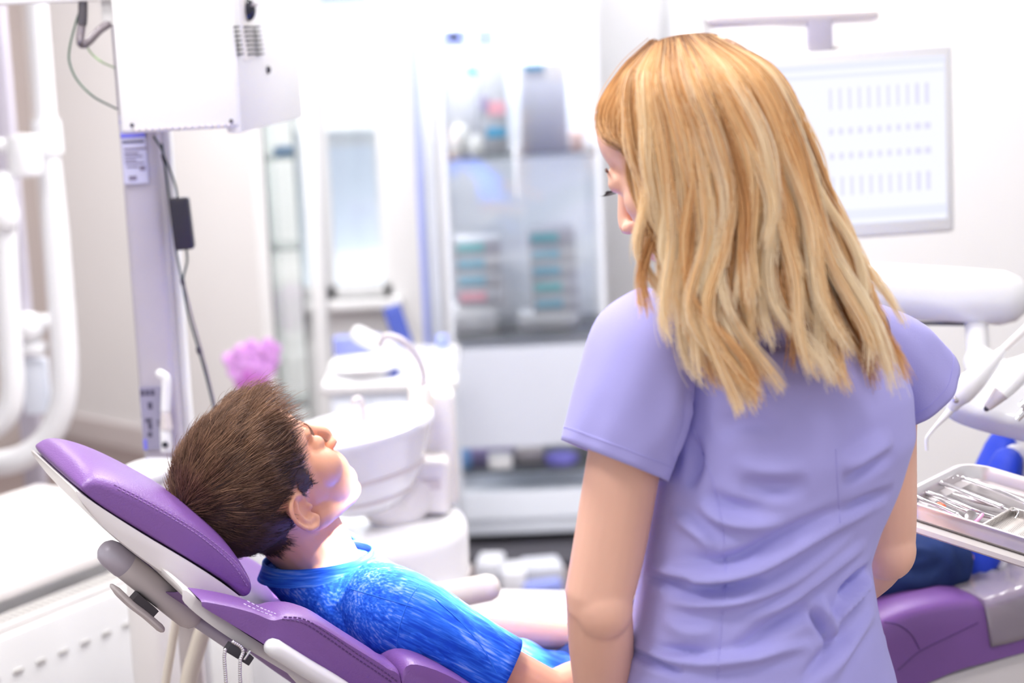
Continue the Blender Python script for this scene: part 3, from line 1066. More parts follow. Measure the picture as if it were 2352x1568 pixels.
st = flat(-0.026, 0.012, 262, 420, 'sticker', cl, 'sticker')
flat(-0.026, 0.012, 304, 314, 'stickerblue', st, 'print_bar', 0.003)
flat(-0.026, 0.012, 276, 279, 'stickerblue', st, 'print_bar', 0.003)
for k, (a_, b_, y0, y1) in enumerate(((-.024, .010, 321, 326), (-.022, .012, 338, 342), (-.022, .0, 348, 352), (-.022, .006, 356, 359), (-.022, -.004, 364, 367), (-.022, .008, 371, 374), (-.02, -.002, 380, 383), (.0, .009, 380, 390), (-.018, -.006, 402, 412))):
    flat(a_, b_, y0, y1, 'printgrey' if k else 'printdark', st, 'print_line', 0.003)
lb = flat(-0.028, 0.014, 888, 1032, 'labelgrey', cl, 'label_plate')
for a_, b_, y0, y1 in ((-.026, -.020, 895, 907), (-.018, -.012, 895, 907), (-.010, -.004, 895, 907), (-.016, -.009, 923, 938), (-.022, -.012, 960, 968), (-.018, -.012, 970, 985), (-.02, -.013, 992, 1002)):
    flat(a_, b_, y0, y1, 'printdark', lb, 'print_glyph', 0.003)
flat(-.004, .012, 966, 968, 'printdark', lb, 'print_line', 0.003)
flat(-.004, .012, 974, 976, 'printdark', lb, 'print_line', 0.003)
flat(-0.028, -0.022, 1008, 1032, 'stickerblue', lb, 'print_bar', 0.003)
# white hand piece hanging on the column
hp = thing('hand_switch', 'white hand switch with a hooked neck hanging on the column', 'hand switch', P(380, 1030, YQ - .02))
obj('neck', G().tube(cr([P(368, 858, YQ - .02), P(380, 868, YQ - .02), P(382, 890, YQ - .02), P(380, 942, YQ - .02)], 6), [0.008] * 19, 14, rounded=True), 'whitegloss', hp)
obj('grip', G().tube([P(380, 942, YQ - .02), P(382, 985, YQ - .02)], [0.007, 0.010], 14), 'greyplastic', hp)
bt = obj('body', G().tube([P(380, 986, YQ - .02), P(382, 1036, YQ - .02)], [0.009, 0.009], 14), 'whitegloss', hp)
obj('lens', G().ell(P(379, 1021, YQ - .03), (0.0055, 0.003, 0.005)), 'blackgloss', bt)

gb = thing('generator_box', 'white generator box with a side vent and dark lens on the column', 'generator', P(430, 300, YQ - .08))
# front cover faces left of the camera, side housing recedes to the right
fa, fb = P(268, 150, 2.86), P(545, 150, 2.90)
zl, zu = P(420, 300, 2.88)[2], P(420, -160, 2.88)[2]
dxy = nrm((fb - fa) * [1, 1, 0])
nxy = np.array([-dxy[1], dxy[0], 0])
Rf = basis(x=dxy, z=(0, 0, 1))
wf = np.linalg.norm((fb - fa)[:2])
fc = obj('front_cover', G().box((fa + fb) / 2 * [1, 1, 0] + [0, 0, (zl + zu) / 2] + nxy * .012, (wf, .024, zu - zl), Rf, .006, 3), 'white', gb)
fd = P(690, 150, 3.25)
d2 = nrm((fd - fb) * [1, 1, 0])
ws = np.linalg.norm((fd - fb)[:2])
n2 = np.array([-d2[1], d2[0], 0])
R2 = basis(x=d2, z=(0, 0, 1))
zl2 = P(600, 290, 3.05)[2]
sh_ = obj('side_housing', G().box((fb + fd) / 2 * [1, 1, 0] + [0, 0, (zl2 + zu) / 2] + n2 * .012, (ws, .024, zu - zl2), R2, .004), 'white', gb)
obj('back_shell', G().box((fa + fb) / 2 * [1, 1, 0] + [0, 0, (zl + zu) / 2 + .01] + nxy * .06, (wf * .9, .07, zu - zl - .04), Rf, .004), 'offwhite', gb)


def on_side(px, py):
    return PPL(px, py, fb - n2 * 0.0005, n2)


def on_front(px, py):
    return PPL(px, py, fa - nxy * 0.0005, nxy)


vp = obj('vent_plate', G().box(on_side(567, 62), (.052, .003, .098), R2), 'offwhite', sh_)
for r in range(7):
    for (xa_, xb_) in ((534, 545), (557, 574), (577, 592)):
        a_, b_ = on_side(xa_ + r * 1.6, 62 + r * 10.4), on_side(xb_ + r * 1.6, 62 + r * 10.4)
        obj('vent_slot', G().box((a_ + b_) / 2 - n2 * .0025, (np.linalg.norm(b_ - a_), .003, .0026), R2), 'slot', sh_)
le = obj('lens', G().ell(on_side(567, 22) - n2 * .002, (.0125, .012, .018), R2), 'blackgloss', sh_)
obj('lens_ring', G().tube([on_side(567, 12) - n2 * .012 - d2 * .011, on_side(567, 12) - n2 * .012 + d2 * .011], .0025, 8), 'conduit', sh_)
obj('knob', G().ell(on_side(615, 160) - n2 * .001, (.0055, .004, .0065), R2), 'blackgloss', sh_)
for (sx, sy) in ((303, 287), (531, 278)):
    obj('screw', G().ell(on_front(sx, sy) - nxy * .001, (.003, .002, .003), Rf), 'slot', fc)
for k in range(15):
    c = on_front(313 + k * 15.2, 303 - k * .75)
    obj('vent_slot', G().box([c[0], c[1], zl + .004], (.0035, .006, .005), Rf, .001), 'greyplastic', fc)
# overhead arm, conduit and cables, running into the box
oa = thing('overhead_arm', 'flat white arm with a drop post above the x-ray cables', 'arm', P(120, -10, 2.95))
obj('beam', G().box((P(-60, -6, 2.95) + P(262, -12, 2.95)) / 2, (.225, .06, .022), None, .004), 'white', oa)
obj('drop_post', G().box(P(250, 20, 2.95), (.018, .03, .05), None, .003), 'white', oa)
cdp = cr([P(190, -20, 2.93), P(190, 40, 2.93), P(184, 90, 2.93), P(190, 102, 2.93), P(205, 94, 2.93), P(230, 68, 2.93), P(268, 42, 2.95)], 16)
s_ = np.arange(len(cdp))
cdo = thing('conduit', 'grey corrugated conduit bent down from the overhead arm', 'conduit', P(190, 102, 2.93))
obj('corrugated_tube', G().tube(cdp, 0.0058 + 0.0009 * (s_ % 2), 14), 'conduit', cdo)
obj('dark_sleeve', G().tube(cdp[4:22], 0.0072, 14), 'darkconduit', cdo)
single('cable', G().tube(cr([P(186, 15, 2.94), P(172, 60, 2.94), P(160, 110, 2.94), P(160, 145, 2.94), P(178, 185, 2.94), P(215, 222, 2.94), P(268, 250, 3.0)], 8), 0.0015, 8), 'greenwire', 'long dark green cable looping left of the column', 'cable')
single('cable', G().tube(cr([P(196, 102, 2.94), P(212, 125, 2.94), P(235, 143, 2.94), P(262, 155, 3.0)], 8), 0.0013, 8), 'greenwire2', 'short light green cable below the corrugated conduit', 'cable')
Yw = 2.98
pwr = thing('power_adapter', 'black power adapter hanging on its cable beside the column', 'adapter', P(425, 930, Yw))
obj('brick', G().box(P(418, 513, Yw), (.031, .022, .082), basis(x=(1, 0, 0.05), z=(-.09, 0, 1)), .005, 3), 'black', pwr)
obj('cable', G().tube(cr([P(352, 312, Yw), P(370, 340, Yw), P(378, 362, Yw), P(392, 395, Yw), P(404, 430, Yw), P(408, 455, Yw)], 6), .0017, 8), 'blackwire', pwr)
obj('cable', G().tube(cr([P(428, 570, Yw), P(430, 600, Yw), P(422, 632, Yw), P(420, 650, Yw)], 6), .0017, 8), 'blackwire', pwr)
obj('cable', G().tube(cr([P(372, 330, Yw), P(388, 450, Yw), P(402, 560, Yw), P(418, 645, Yw), P(432, 720, Yw), P(455, 800, Yw), P(476, 875, Yw), P(495, 960, Yw), P(505, 1060, Yw)], 6), .0017, 8), 'blackwire', pwr)
obj('cable', G().tube(cr([P(421, 645, Yw), P(438, 715, Yw), P(460, 795, Yw), P(480, 872, Yw), P(499, 960, Yw), P(510, 1060, Yw)], 6), .0018, 8), 'conduit', pwr)
obj('cable_tie', G().tube([P(373, 354, Yw), P(378, 372, Yw)], .003, 8), 'black', pwr)
obj('cable_tie', G().tube([P(418, 640, Yw), P(421, 654, Yw)], .0034, 8), 'black', pwr)
obj('cable_tie', G().tube([P(454, 798, Yw), P(458, 812, Yw)], .0034, 8), 'black', pwr)

# small white pod behind the headrest
pd_ = P(336, 1085, 2.86)
pod = thing('foot_pod', 'rounded white pod on a pale stem behind the headrest', 'pod', pd_ * [1, 1, 0])
poly = [(.041 * np.sign(math.cos(t)) * abs(math.cos(t)) ** .6, .062 * np.sign(math.sin(t)) * abs(math.sin(t)) ** .6) for t in np.linspace(0, 2 * math.pi, 40, endpoint=False)]
obj('lid', G().prism(poly, pd_ - [0, 0, .008], (0.95, -.3, 0), (.3, .95, 0), (0, 0, 1), .018, .006, 3), 'whitegloss', pod)
obj('body', G().prism([(x * .82, y * .82) for x, y in poly], pd_ - [0, 0, pd_[2] - .02], (0.95, -.3, 0), (.3, .95, 0), (0, 0, 1), pd_[2] - .03, .004), 'offwhite', pod)
obj('base', G().prism([(x * 1.2, y * 1.2) for x, y in poly], pd_ * [1, 1, 0], (0.95, -.3, 0), (.3, .95, 0), (0, 0, 1), .02, .004), 'offwhite', pod)

# ------------------------------------------------------------------ cuspidor unit
YU = 3.25
uc = P(812, 1192, YU)
un = thing('cuspidor_unit', 'white cuspidor unit with oval bowl on a round drum base', 'cuspidor', uc * [1, 1, 0])
zt_ = uc[2]
obj('drum', G().lathe([(0, 0.06), (.17, .06), (.19, .08), (.196, zt_ * .6), (.2, zt_ - .03), (.197, zt_ - .012), (.186, zt_ - .002), (0, zt_)], uc * [1, 1, 0], n=64), 'whitegloss', un)
obj('plinth', G().lathe([(0, 0), (.16, 0), (.16, .06), (0, .06)], uc * [1, 1, 0], n=48), 'offwhite', un)
obj('drum_seam', G().lathe([(.19, zt_ - .1), (.2008, zt_ - .1), (.2008, zt_ - .097), (.19, zt_ - .097)], uc * [1, 1, 0], n=64), 'greyplastic', un)
pb = P(992, 1165, YU + .03)
obj('pedestal', G().box(pb + [0, 0, .045], (.07, .08, .1), None, .014, 4), 'offwhite', un)
obj('pedestal_slot', G().box(pb + [0.002, -.041, .052], (.034, .004, .02), None, .004), 'greyplastic', un)
obj('tower', G().box(P(1000, 1000, YU + .1) * [1, 1, 0] + [0, 0, (zt_ + P(1000, 895, YU + .1)[2]) / 2], (.075, .08, P(1000, 895, YU + .1)[2] - zt_), None, .012, 3), 'offwhite', un)
# oval bowl, tilted towards the chair
bc = P(812, 990, YU - .06)
tilt = nrm([-.1, -.10, 1])
bx = nrm([.93, .36, .12])
prof = [(0, -.145), (.05, -.14), (.075, -.12), (.095, -.085), (.112, -.04), (.122, -.01), (.128, .0), (.126, .008), (.118, .011), (.109, .006), (.1, -.012), (.085, -.04), (.055, -.062), (0, -.068)]
obj('bowl', G().lathe(prof, bc, tilt, 64, 1.12, .78, bx), 'whitegloss', un)
obj('bowl_band', G().lathe([(.1, -.072), (.1035, -.073), (.1055, -.067), (.1, -.066)], bc, tilt, 64, 1.12, .78, bx), 'greyplastic', un)
obj('bowl_band', G().lathe([(.07, -.118), (.0805, -.116), (.0825, -.11), (.07, -.11)], bc, tilt, 64, 1.12, .78, bx), 'greyplastic', un)
obj('bowl_support', G().tube(cr([bc - tilt * .11, bc - tilt * .16 + [.05, .03, 0], pb + [0, 0, .06]], 6), .035, 20), 'offwhite', un)
obj('drain_spout', G().tube(cr([P(836, 962, YU - .04), P(832, 930, YU - .04), P(824, 916, YU - .04), P(812, 922, YU - .05)], 6), .006, 12, rounded=True), 'greyplastic', un)
fb_ = P(966, 915, YU + .02)
obj('faucet_base', G().lathe([(0, -.03), (.02, -.03), (.022, .0), (.02, .02), (0, .022)], fb_, n=24), 'cream', un)
obj('cup_filler', G().tube(cr([P(968, 905, YU + .02), P(972, 860, YU + .02), P(955, 815, YU + .01), P(925, 783, YU), P(896, 772, YU), P(880, 776, YU), P(874, 790, YU)], 8), .0062, 14, rounded=True), 'greyplastic', un)
# flat white arm-rest end and step plate by the unit
ar = P(1085, 1358, 2.86)
obj('unit_arm', G().tube(cr([P(980, 1375, 2.9), P(1060, 1362, 2.88), P(1122, 1350, 2.86)], 6), [(.022, .017)] * 13, 20, ref=(0, 0, 1), rounded=True), 'cream', un)
obj('unit_arm_post', G().box([P(1000, 1372, 2.9)[0], 3.0, .42], (.05, .24, .05), None, .01), 'offwhite', un)
sp_ = P(1230, 1420, 3.1)
obj('step_plate', G().box(sp_ * [1, 1, 0] + [-.02, 0.02, sp_[2] - .015], (.36, .3, .03), RZ(-12), .012, 3), 'offwhite', un)
obj('step_bracket', G().box(sp_ * [1, 1, 0] + [-.13, .05, (sp_[2] - .03) / 2], (.1, .12, sp_[2] - .03), RZ(-12), .01), 'offwhite', un)

# ------------------------------------------------------------------ monitor
YM = 3.25
mo = thing('monitor', 'white framed wall monitor showing a pale tooth chart', 'monitor', P(1900, 560, YM))
mc0, mc1 = P(1700, 122, YM), P(2192, 548, YM)
mw, mh = mc1[0] - mc0[0], P(1950, 115, YM)[2] - P(1950, 552, YM)[2]
mcen = np.array([(mc0[0] + mc1[0]) / 2, YM + .02, (P(1950, 118, YM)[2] + P(1950, 546, YM)[2]) / 2])
Rm_ = basis(x=(1, 0.02, 0.022), z=(-.02, -.04, 1))
mz = lambda u, v, d=0.0: mcen + Rm_ @ np.array([u * mw / 2, -.02 - d, v * mh / 2])
mf = obj('bezel', G().box(mcen, (mw, .04, mh), Rm_, .008, 3), 'white', mo)
sc_ = obj('screen', G().box(mz(-.01, .02, .0), (mw * .935, .002, mh * .86), Rm_), 'screen', mo)
obj('title_bar', G().box(mz(-.01, .84, .001), (mw * .93, .0015, mh * .035), Rm_), 'screenbar', sc_)
obj('tool_bar', G().box(mz(-.01, .74, .001), (mw * .93, .0015, mh * .02), Rm_), 'screenbar', sc_)
obj('status_bar', G().box(mz(-.01, -.73, .001), (mw * .93, .0015, mh * .05), Rm_), 'screenbar', sc_)
for k in range(11):
    u = -.16 + k * .091
    for v, h_, w_ in ((.5, .11, .012), (.16, .035, .02), (-.1, .035, .02), (-.42, .10, .013)):
        obj('tooth_mark', G().box(mz(u, v, .001), (mw * w_ * (1.5 if k > 8 else 1), .0015, mh * h_), Rm_), 'screenmark', sc_)
obj('neck', G().box(P(1882, 85, YM + .03), (.042, .03, .075), None, .004), 'lilacgrey', mo)
obj('neck_cover', G().lathe([(0, -.03), (.05, -.03), (.048, -.005), (.035, .008), (0, .01)], P(1890, 115, YM + .05), n=28, sy=.5), 'offwhite', mo)
obj('top_bar', G().tube([P(1642, 48, YM + .03), P(2000, 35, YM + .03)], [(.012, .016)] * 2, 18, ref=(0, 0, 1), rounded=True), 'greyplastic', mo)
obj('wall_arm', G().tube([P(1880, 48, YM + .04), [P(1880, 48, YM + .04)[0], 5.2, P(1880, 48, YM + .04)[2]]], .014, 14), 'white', mo)

# ================================================================== TREATMENT CHAIR
YAW = math.radians(25)
TH = np.array([math.cos(YAW), math.sin(YAW), 0])     # head -> feet
NH = np.array([math.sin(YAW), -math.cos(YAW), 0])    # towards the camera
C0 = P(745, 1290, 2.36)
C0 = np.array([C0[0], C0[1], 0])


def W(s, lat, z):
    return C0 + TH * s + NH * lat + np.array([0, 0, z])


def PN(px, py, lat):
    q = PPL(px, py, C0 + NH * lat, NH)
    return np.array([np.dot(q - C0, TH), q[2]])


def sz(pts, lat):
    return np.array([PN(x, y, lat) for x, y in pts])


def pillow(prof, lat0, lat1, axis, e=4.0, n=26, inset_t=0.6, inset_l=0.12, sag=0.0):
    """cushion: closed (s, z) profile swept across, edges rolled in; axis = length direction in (s, z)"""
    p = np.asarray(prof, float)
    ax = nrm(axis)
    nx = np.array([-ax[1], ax[0]])
    c = (p.max(0) + p.min(0)) / 2
    rings = []
    ts = np.sin(np.linspace(-math.pi / 2, math.pi / 2, n))
    for t in ts:
        k = max(0.0, 1 - abs(t) ** e) ** (1 / e)
        d = p - c
        u, v = d @ ax, d @ nx
        u = u * (1 - inset_l * (1 - k))
        v = v * (1 - inset_t * (1 - k))
        q = c + np.outer(u, ax) + np.outer(v, nx)
        lat = (lat0 + lat1) / 2 + t * (lat1 - lat0) / 2
        dz = sag * (1 - min(1, abs(t) / .75) ** 2)
        rings.append([W(a, lat, b - dz) for a, b in q])
    return G().loft(rings, True)


def closed_cr(pts, n=5):
    p = np.array(pts, float)
    k = len(p)
    out = []
    for i in range(k):
        a, b, c, d = p[(i - 1) % k], p[i], p[(i + 1) % k], p[(i + 2) % k]
        for t in np.linspace(0, 1, n, endpoint=False):
            out.append(0.5 * (2 * b + (c - a) * t + (2 * a - 5 * b + 4 * c - d) * t * t + (-a + 3 * b - 3 * c + d) * t ** 3))
    return np.array(out)


def on_mesh(g):
    return caster(g.verts(), g.F)


def stitches(name, g, path, par, m, L=.0035, gap=.0022, r=.0007, lift=.0004, off=0.0):
    """a row of thread stitches laid on a surface along a pixel path"""
    hit = on_mesh(g)
    h = [hit(x, y + off) for x, y in cr(path, 12)]
    h = np.array([x for x in h if x is not None])
    seg = np.linalg.norm(np.diff(h, axis=0), axis=1)
    s = np.concatenate([[0], np.cumsum(seg)])
    gg = G()
    t = 0
    while t + L < s[-1]:
        q = [np.array([np.interp(x, s, h[:, i]) for i in range(3)]) for x in (t, t + L)]
        v = nrm(CAM - q[0]) * lift
        gg.tube([q[0] + v, q[1] + v], r, 5)
        t += L + gap
    o = obj(name, gg, m, par)
    o['kind'] = 'stuff'
    return o


ch = thing('treatment_chair', 'purple reclined dental chair with white shells', 'dental chair', W(.35, 0, 0))
LH = .125
hr_prof = closed_cr(sz([(176, 1118), (186, 1094), (222, 1079), (290, 1094), (380, 1136), (470, 1190), (545, 1258), (588, 1330), (586, 1372), (562, 1388), (520, 1350), (440, 1298), (330, 1232), (230, 1168)], LH), 5)
hax = PN(560, 1330, LH) - PN(190, 1120, LH)
hg = pillow(hr_prof, -LH, LH, hax, 2.7, 34, .62, .10)
hr = obj('headrest_cushion', hg, 'purple', ch)
sh_prof = closed_cr(sz([(172, 1122), (233, 1163), (333, 1227), (443, 1293), (523, 1347), (562, 1383), (545, 1402), (505, 1396), (430, 1358), (340, 1298), (250, 1226), (195, 1166)], LH - .004), 5)
obj('headrest_shell', pillow(sh_prof, -LH + .002, LH - .001, hax, 7, 24, .4, .05), 'offwhite', ch)
stitches('headrest_stitching', hg, [(262, 1112), (330, 1146), (400, 1186), (470, 1230), (540, 1288), (575, 1340)], hr, 'thread')
stitches('headrest_stitching', hg, [(270, 1122), (330, 1153), (400, 1193), (468, 1238), (534, 1296), (568, 1346)], hr, 'thread')
# headrest carrier: grey grip cylinder, release handle, rod
L2 = .06
q0, q1 = PPL(268, 1282, C0 + NH * L2, NH), PPL(432, 1412, C0 + NH * L2, NH)
obj('carrier_grip', G().tube([q0 + (q1 - q0) * t for t in np.linspace(0, 1, 5)], .0165, 24, rounded=True), 'greyplastic', ch)
obj('carrier_cap', G().tube([q0 - nrm(q1 - q0) * .008, q0 + nrm(q1 - q0) * .012], .0172, 24, rounded=True), 'lilacgrey', ch)
h0, h1 = PPL(262, 1350, C0 + NH * .075, NH), PPL(366, 1440, C0 + NH * .075, NH)
hd = obj('release_handle', G().tube(cr([h0, h0 * .66 + h1 * .34 + [0, 0, -.002], h0 * .33 + h1 * .67, h1], 5), [(.0035, .009)] + [(.0048, .011)] * 14 + [(.005, .010)], 14, ref=nrm(np.cross(h1 - h0, NH)), rounded=True), 'greyplastic', ch)
hb = PPL(330, 1388, C0 + NH * .07, NH)
obj('handle_bracket', G().box(hb, (.034, .016, .012), basis(x=h1 - h0, y=NH)), 'slot', hd)
rp0, rp1 = PPL(450, 1425, C0 + NH * .06, NH), PPL(560, 1500, C0 + NH * .06, NH)
obj('carrier_rod', G().tube([rp0, rp1], [(.0075, .004)] * 2, 12, ref=nrm(np.cross(rp1 - rp0, NH))), 'lilacgrey', ch)
obj('headrest_stem', G().tube(cr([PPL(360, 1275, C0, NH), PPL(440, 1345, C0, NH), PPL(540, 1430, C0, NH), PPL(640, 1490, C0, NH)], 5), [(.011, .05)] * 16, 18, ref=nrm(np.cross(PPL(640, 1490, C0, NH) - PPL(360, 1275, C0, NH), NH))), 'offwhite', ch)

# backrest
LB = .235
top_px = [(462, 1372), (520, 1380), (580, 1394), (622, 1410), (650, 1405), (690, 1404), (730, 1416), (770, 1440), (810, 1466), (850, 1491), (890, 1518), (921, 1548)]
bot_px = [(905, 1690), (820, 1630), (740, 1575), (660, 1515), (590, 1462), (520, 1416), (468, 1382)]
bk = closed_cr(sz(top_px + bot_px, LB - .01), 4)
bax = PN(921, 1548, LB) - PN(650, 1405, LB)
bg_ = pillow(bk, -LB, LB, bax, 7, 34, .35, .02, .04)
bo = obj('backrest_cushion', bg_, 'purple', ch)
stitches('backrest_stitching', bg_, [(652, 1416), (700, 1422), (760, 1458), (820, 1500), (880, 1540), (915, 1566)], bo, 'purpledark', r=.0009)
stitches('backrest_stitching', bg_, [(648, 1421), (696, 1430), (754, 1466), (812, 1507), (872, 1547), (900, 1566)], bo, 'purpledark', r=.0008)
stitches('backrest_stitching', bg_, [(568, 1380), (600, 1396), (640, 1412)], bo, 'threadlight')
stitches('backrest_stitching', bg_, [(560, 1386), (594, 1402), (632, 1416)], bo, 'threadlight')
bs = closed_cr(sz([(430, 1352), (500, 1408), (620, 1488), (780, 1575), (905, 1680), (1010, 1760), (1000, 1800), (880, 1740), (760, 1640), (690, 1568), (620, 1520), (545, 1472), (470, 1415), (425, 1368)], LB - .02), 3)
obj('backrest_shell', pillow(bs, -LB + .02, LB - .02, bax, 9, 22, .3, .02), 'offwhite', ch)
# raised white edge rail along the near side
er = [PPL(x, y, C0 + NH * (LB + .004), NH) for x, y in ((628, 1487), (700, 1532), (780, 1580), (900, 1664))]
obj('edge_rail', G().tube(cr(er, 5), [(.011, .012)] * 16, 14, ref=nrm(np.cross(er[1] - er[0], NH)), rounded=True), 'whitegloss', ch)
# slot with bead chains
sl0 = PPL(548, 1500, C0 + NH * (LB - .012), NH)
obj('chain_slot', G().box(sl0, (.034, .012, .011), basis(x=er[1] - er[0], y=NH), .001), 'slate', ch)
for (pts, nb) in (([(517, 1492), (515, 1510), (517, 1540), (519, 1568), (521, 1610), (523, 1660)], 34), ([(536, 1474), (552, 1484), (558, 1496), (552, 1515), (551, 1545), (552, 1570), (553, 1620), (554, 1660)], 40)):
    pth = cr([PPL(x, y, C0 + NH * (LB + .004), NH) for x, y in pts], 10)
    sg = np.concatenate([[0], np.cumsum(np.linalg.norm(np.diff(pth, axis=0), axis=1))])
    gg = G()
    for d in np.linspace(0, sg[-1], nb):
        gg.ell([np.interp(d, sg, pth[:, i]) for i in range(3)], .0023, None, 10, 6)
    gg.tube(pth, .0006, 6)
    o = obj('bead_chain', gg, 'chrome', ch)
    o['kind'] = 'stuff'
cp = PPL(566, 1502, C0 + NH * (LB - .004), NH)
obj('slot_clip', G().box(cp, (.003, .008, .013), basis(x=er[1] - er[0], y=NH), .001), 'chrome', ch)

# lumbar bulge, seat, leg rest (mostly hidden by the woman), then the foot end
e0 = PN(921, 1552, LB - .01)
LS = .15
lt = sz([(2030, 1402), (2100, 1378), (2190, 1362), (2250, 1366), (2300, 1352), (2352, 1336), (2440, 1318)], LS)
lb_ = sz([(2440, 1428), (2352, 1455), (2240, 1486), (2190, 1500), (2130, 1530), (2070, 1562)], LS)
seat_z = float(lt[0][1])
lum = [e0 + [.0, .012], e0 + [.03, .014], e0 + [.10, -.035], e0 + [.22, -.15], e0 + [.24, -.21], e0 + [.16, -.18], e0 + [.05, -.10], e0 + [.0, -.05]]
obj('lumbar_cushion', pillow(closed_cr(lum, 4), -LB, LB, (1, -.6), 7, 24, .35, .04, .05), 'purple', ch)
ls = e0[0] + .2
le_ = float(lt[0][0])
seatp = [[ls, seat_z - .17], [ls + .06, seat_z - .185], [ls + .16, seat_z - .175], [le_ - .2, seat_z - .08], [le_ - .08, seat_z - .015]] + list(lt) + list(lb_) + [[le_ - .12, lb_[-1][1] - .06], [ls + .12, seat_z - .30], [ls, seat_z - .27]]
sg_ = pillow(closed_cr(seatp, 4), -.165, .165, (1, 0), 6, 34, .3, .01)
so_ = obj('seat_cushion', sg_, 'purple', ch)
hitS = on_mesh(sg_)


def seam(path, m='purpledark', r=.0012):
    h = [hitS(x, y) for x, y in cr(path, 10)]
    h = [x for x in h if x is not None]
    if len(h) > 2:
        obj('seam', G().tube(np.array(h), r, 6), m, so_)


seam([(2030, 1428), (2062, 1434), (2092, 1456), (2112, 1490)])
seam([(2062, 1538), (2112, 1496), (2180, 1462), (2246, 1430)])
# clear protective film over the foot end
fs = PN(2250, 1400, LS)[0]
fp = np.array(closed_cr(seatp, 4))
fpm = fp[fp[:, 0] > fs - .002]
cc = fpm.mean(0)
# order the kept profile around its centre
fpm = fpm[np.argsort(np.arctan2(fpm[:, 1] - cc[1], fpm[:, 0] - cc[0]))]
fpm = cc + (fpm - cc) * 1.03
fg = pillow(fpm, -.169, .169, (1, 0), 6, 30, .3, .01)
Vf = fg.verts()
Nf = normals(Vf, fg.F)
wr = .004 * np.sin((Vf @ TH) * 260 + 9 * np.sin((Vf @ NH) * 22)) * np.clip(((Vf @ TH) - (Vf @ TH).min()) * 12, 0, 1)
fo = obj('film_sleeve', (Vf + Nf * (.003 + wr[:, None]), fg.F), 'film', ch, ang=80)
# under-shells, base and pedestal
us = sz([(2060, 1575), (2200, 1515), (2440, 1450), (2440, 1490), (2200, 1570), (2060, 1640)], .12)
usp = [[ls, seat_z - .25], [le_ - .2, seat_z - .22]] + [list(x) for x in us] + [[le_ - .1, seat_z - .3], [ls, seat_z - .33]]
obj('seat_shell', pillow(closed_cr(usp, 3), -.15, .15, (1, 0), 8, 16, .3, .02), 'offwhite', ch)
obj('pedestal', G().box(W(ls + .22, 0, .25), (.22, .2, .4), basis(x=TH, z=(0, 0, 1)), .03, 4), 'offwhite', ch)
obj('base', G().box(W(ls + .12, 0, .04), (.8, .42, .08), basis(x=TH, z=(0, 0, 1)), .03, 4), 'offwhite', ch)
bl = PN(900, 1740, 0)
obj('back_lift_arm', G().tube([W(ls + .1, 0, .4), W(bl[0], 0, bl[1] + .02)], [(.03, .06)] * 2, 16, ref=(0, 0, 1)), 'offwhite', ch)

# suction hoses hanging behind the headrest
for i, (pts, rad, lab) in enumerate((([(415, 1290), (408, 1390), (395, 1480), (380, 1570), (365, 1700), (370, 1850)], .0062, 'thin beige hose hanging left behind the headrest'),
                                     ([(500, 1380), (470, 1440), (450, 1500), (432, 1570), (420, 1700), (430, 1850)], .0118, 'thick beige ribbed hose hanging behind the headrest'))):
    Yh = 2.62
    pth = cr([P(x, y, Yh) for x, y in pts], 24)
    k = np.arange(len(pth))
    single('hose', G().tube(pth, rad + (.0006 * (k % 2) if i else 0), 16), 'hose', lab, 'hose', 'beige suction hoses')
hs = P(455, 1330, 2.66)
hk = thing('hose_stand', 'grey upright hose stand behind the headrest', 'stand', [P(430, 1500, 2.68)[0], 2.68, 0])
obj('mast', G().box([P(436, 1450, 2.68)[0], 2.68, P(436, 1330, 2.68)[2] / 2], (.032, .03, P(436, 1330, 2.68)[2]), None, .004), 'greyplastic', hk)
obj('hose_rest', G().box([P(450, 1340, 2.66)[0], 2.65, P(450, 1340, 2.66)[2]], (.1, .06, .025), None, .008), 'offwhite', hk)
obj('foot', G().box([P(436, 1450, 2.68)[0], 2.68, .012], (.09, .12, .024), None, .008), 'greyplastic', hk)

# ================================================================== DELIVERY UNIT, RIGHT
YV = 2.95
dv = thing('delivery_unit', 'white delivery unit with instrument console on a thick arm', 'delivery unit', [P(1880, 900, YV)[0], YV, 0])
px_ = P(1890, 700, YV)
obj('pole', G().tube([[px_[0], YV, 0.03], [px_[0], YV, px_[2] + .04]], .035, 24), 'white', dv)
obj('floor_plate', G().box([px_[0], YV, .015], (.18, .18, .03), None, .01), 'offwhite', dv)
obj('arm', G().tube([P(1880, 655, YV), P(2040, 668, YV), P(2180, 676, YV), P(2300, 684, YV)], [.043, .043, .043, .043], 32, rounded=True), 'whitegloss', dv)
obj('arm_trim', G().tube([P(2090, 742, YV), P(2215, 744, YV)], .003, 8), 'slot', dv)
obj('drop_joint', G().tube([P(2242, 738, YV), P(2246, 800, YV - .04), P(2250, 850, YV - .1)], [.018, .018, .022], 24), 'white', dv)
# console: a flat rounded body rising to the right
cA, cB = P(2186, 930, 2.62), P(2420, 880, 2.70)
cz = nrm([-.12, -.72, .70])
cxv = nrm((P(2440, 905, 2.62) - P(2190, 905, 2.62)))
Rc = basis(x=cxv, z=cz)
cpoly = np.array([(0.0, .0), (.012, .036), (.04, .058), (.09, .072), (.16, .09), (.36, .1), (.4, .06), (.4, -.06), (.34, -.1), (.2, -.075), (.1, -.045), (.03, -.022)])
cpoly = closed_cr(cpoly, 4)
co_ = P(2184, 915, 2.60)
con = obj('console', G().prism([tuple(x) for x in cpoly], co_ - Rc[:, 2] * .05, Rc[:, 0], Rc[:, 1], Rc[:, 2], .05, .014, 4), 'whitegloss', dv)
obj('console_neck', G().tube([P(2250, 830, 2.84), P(2290, 880, 2.70)], [.024, .035], 20), 'white', dv)


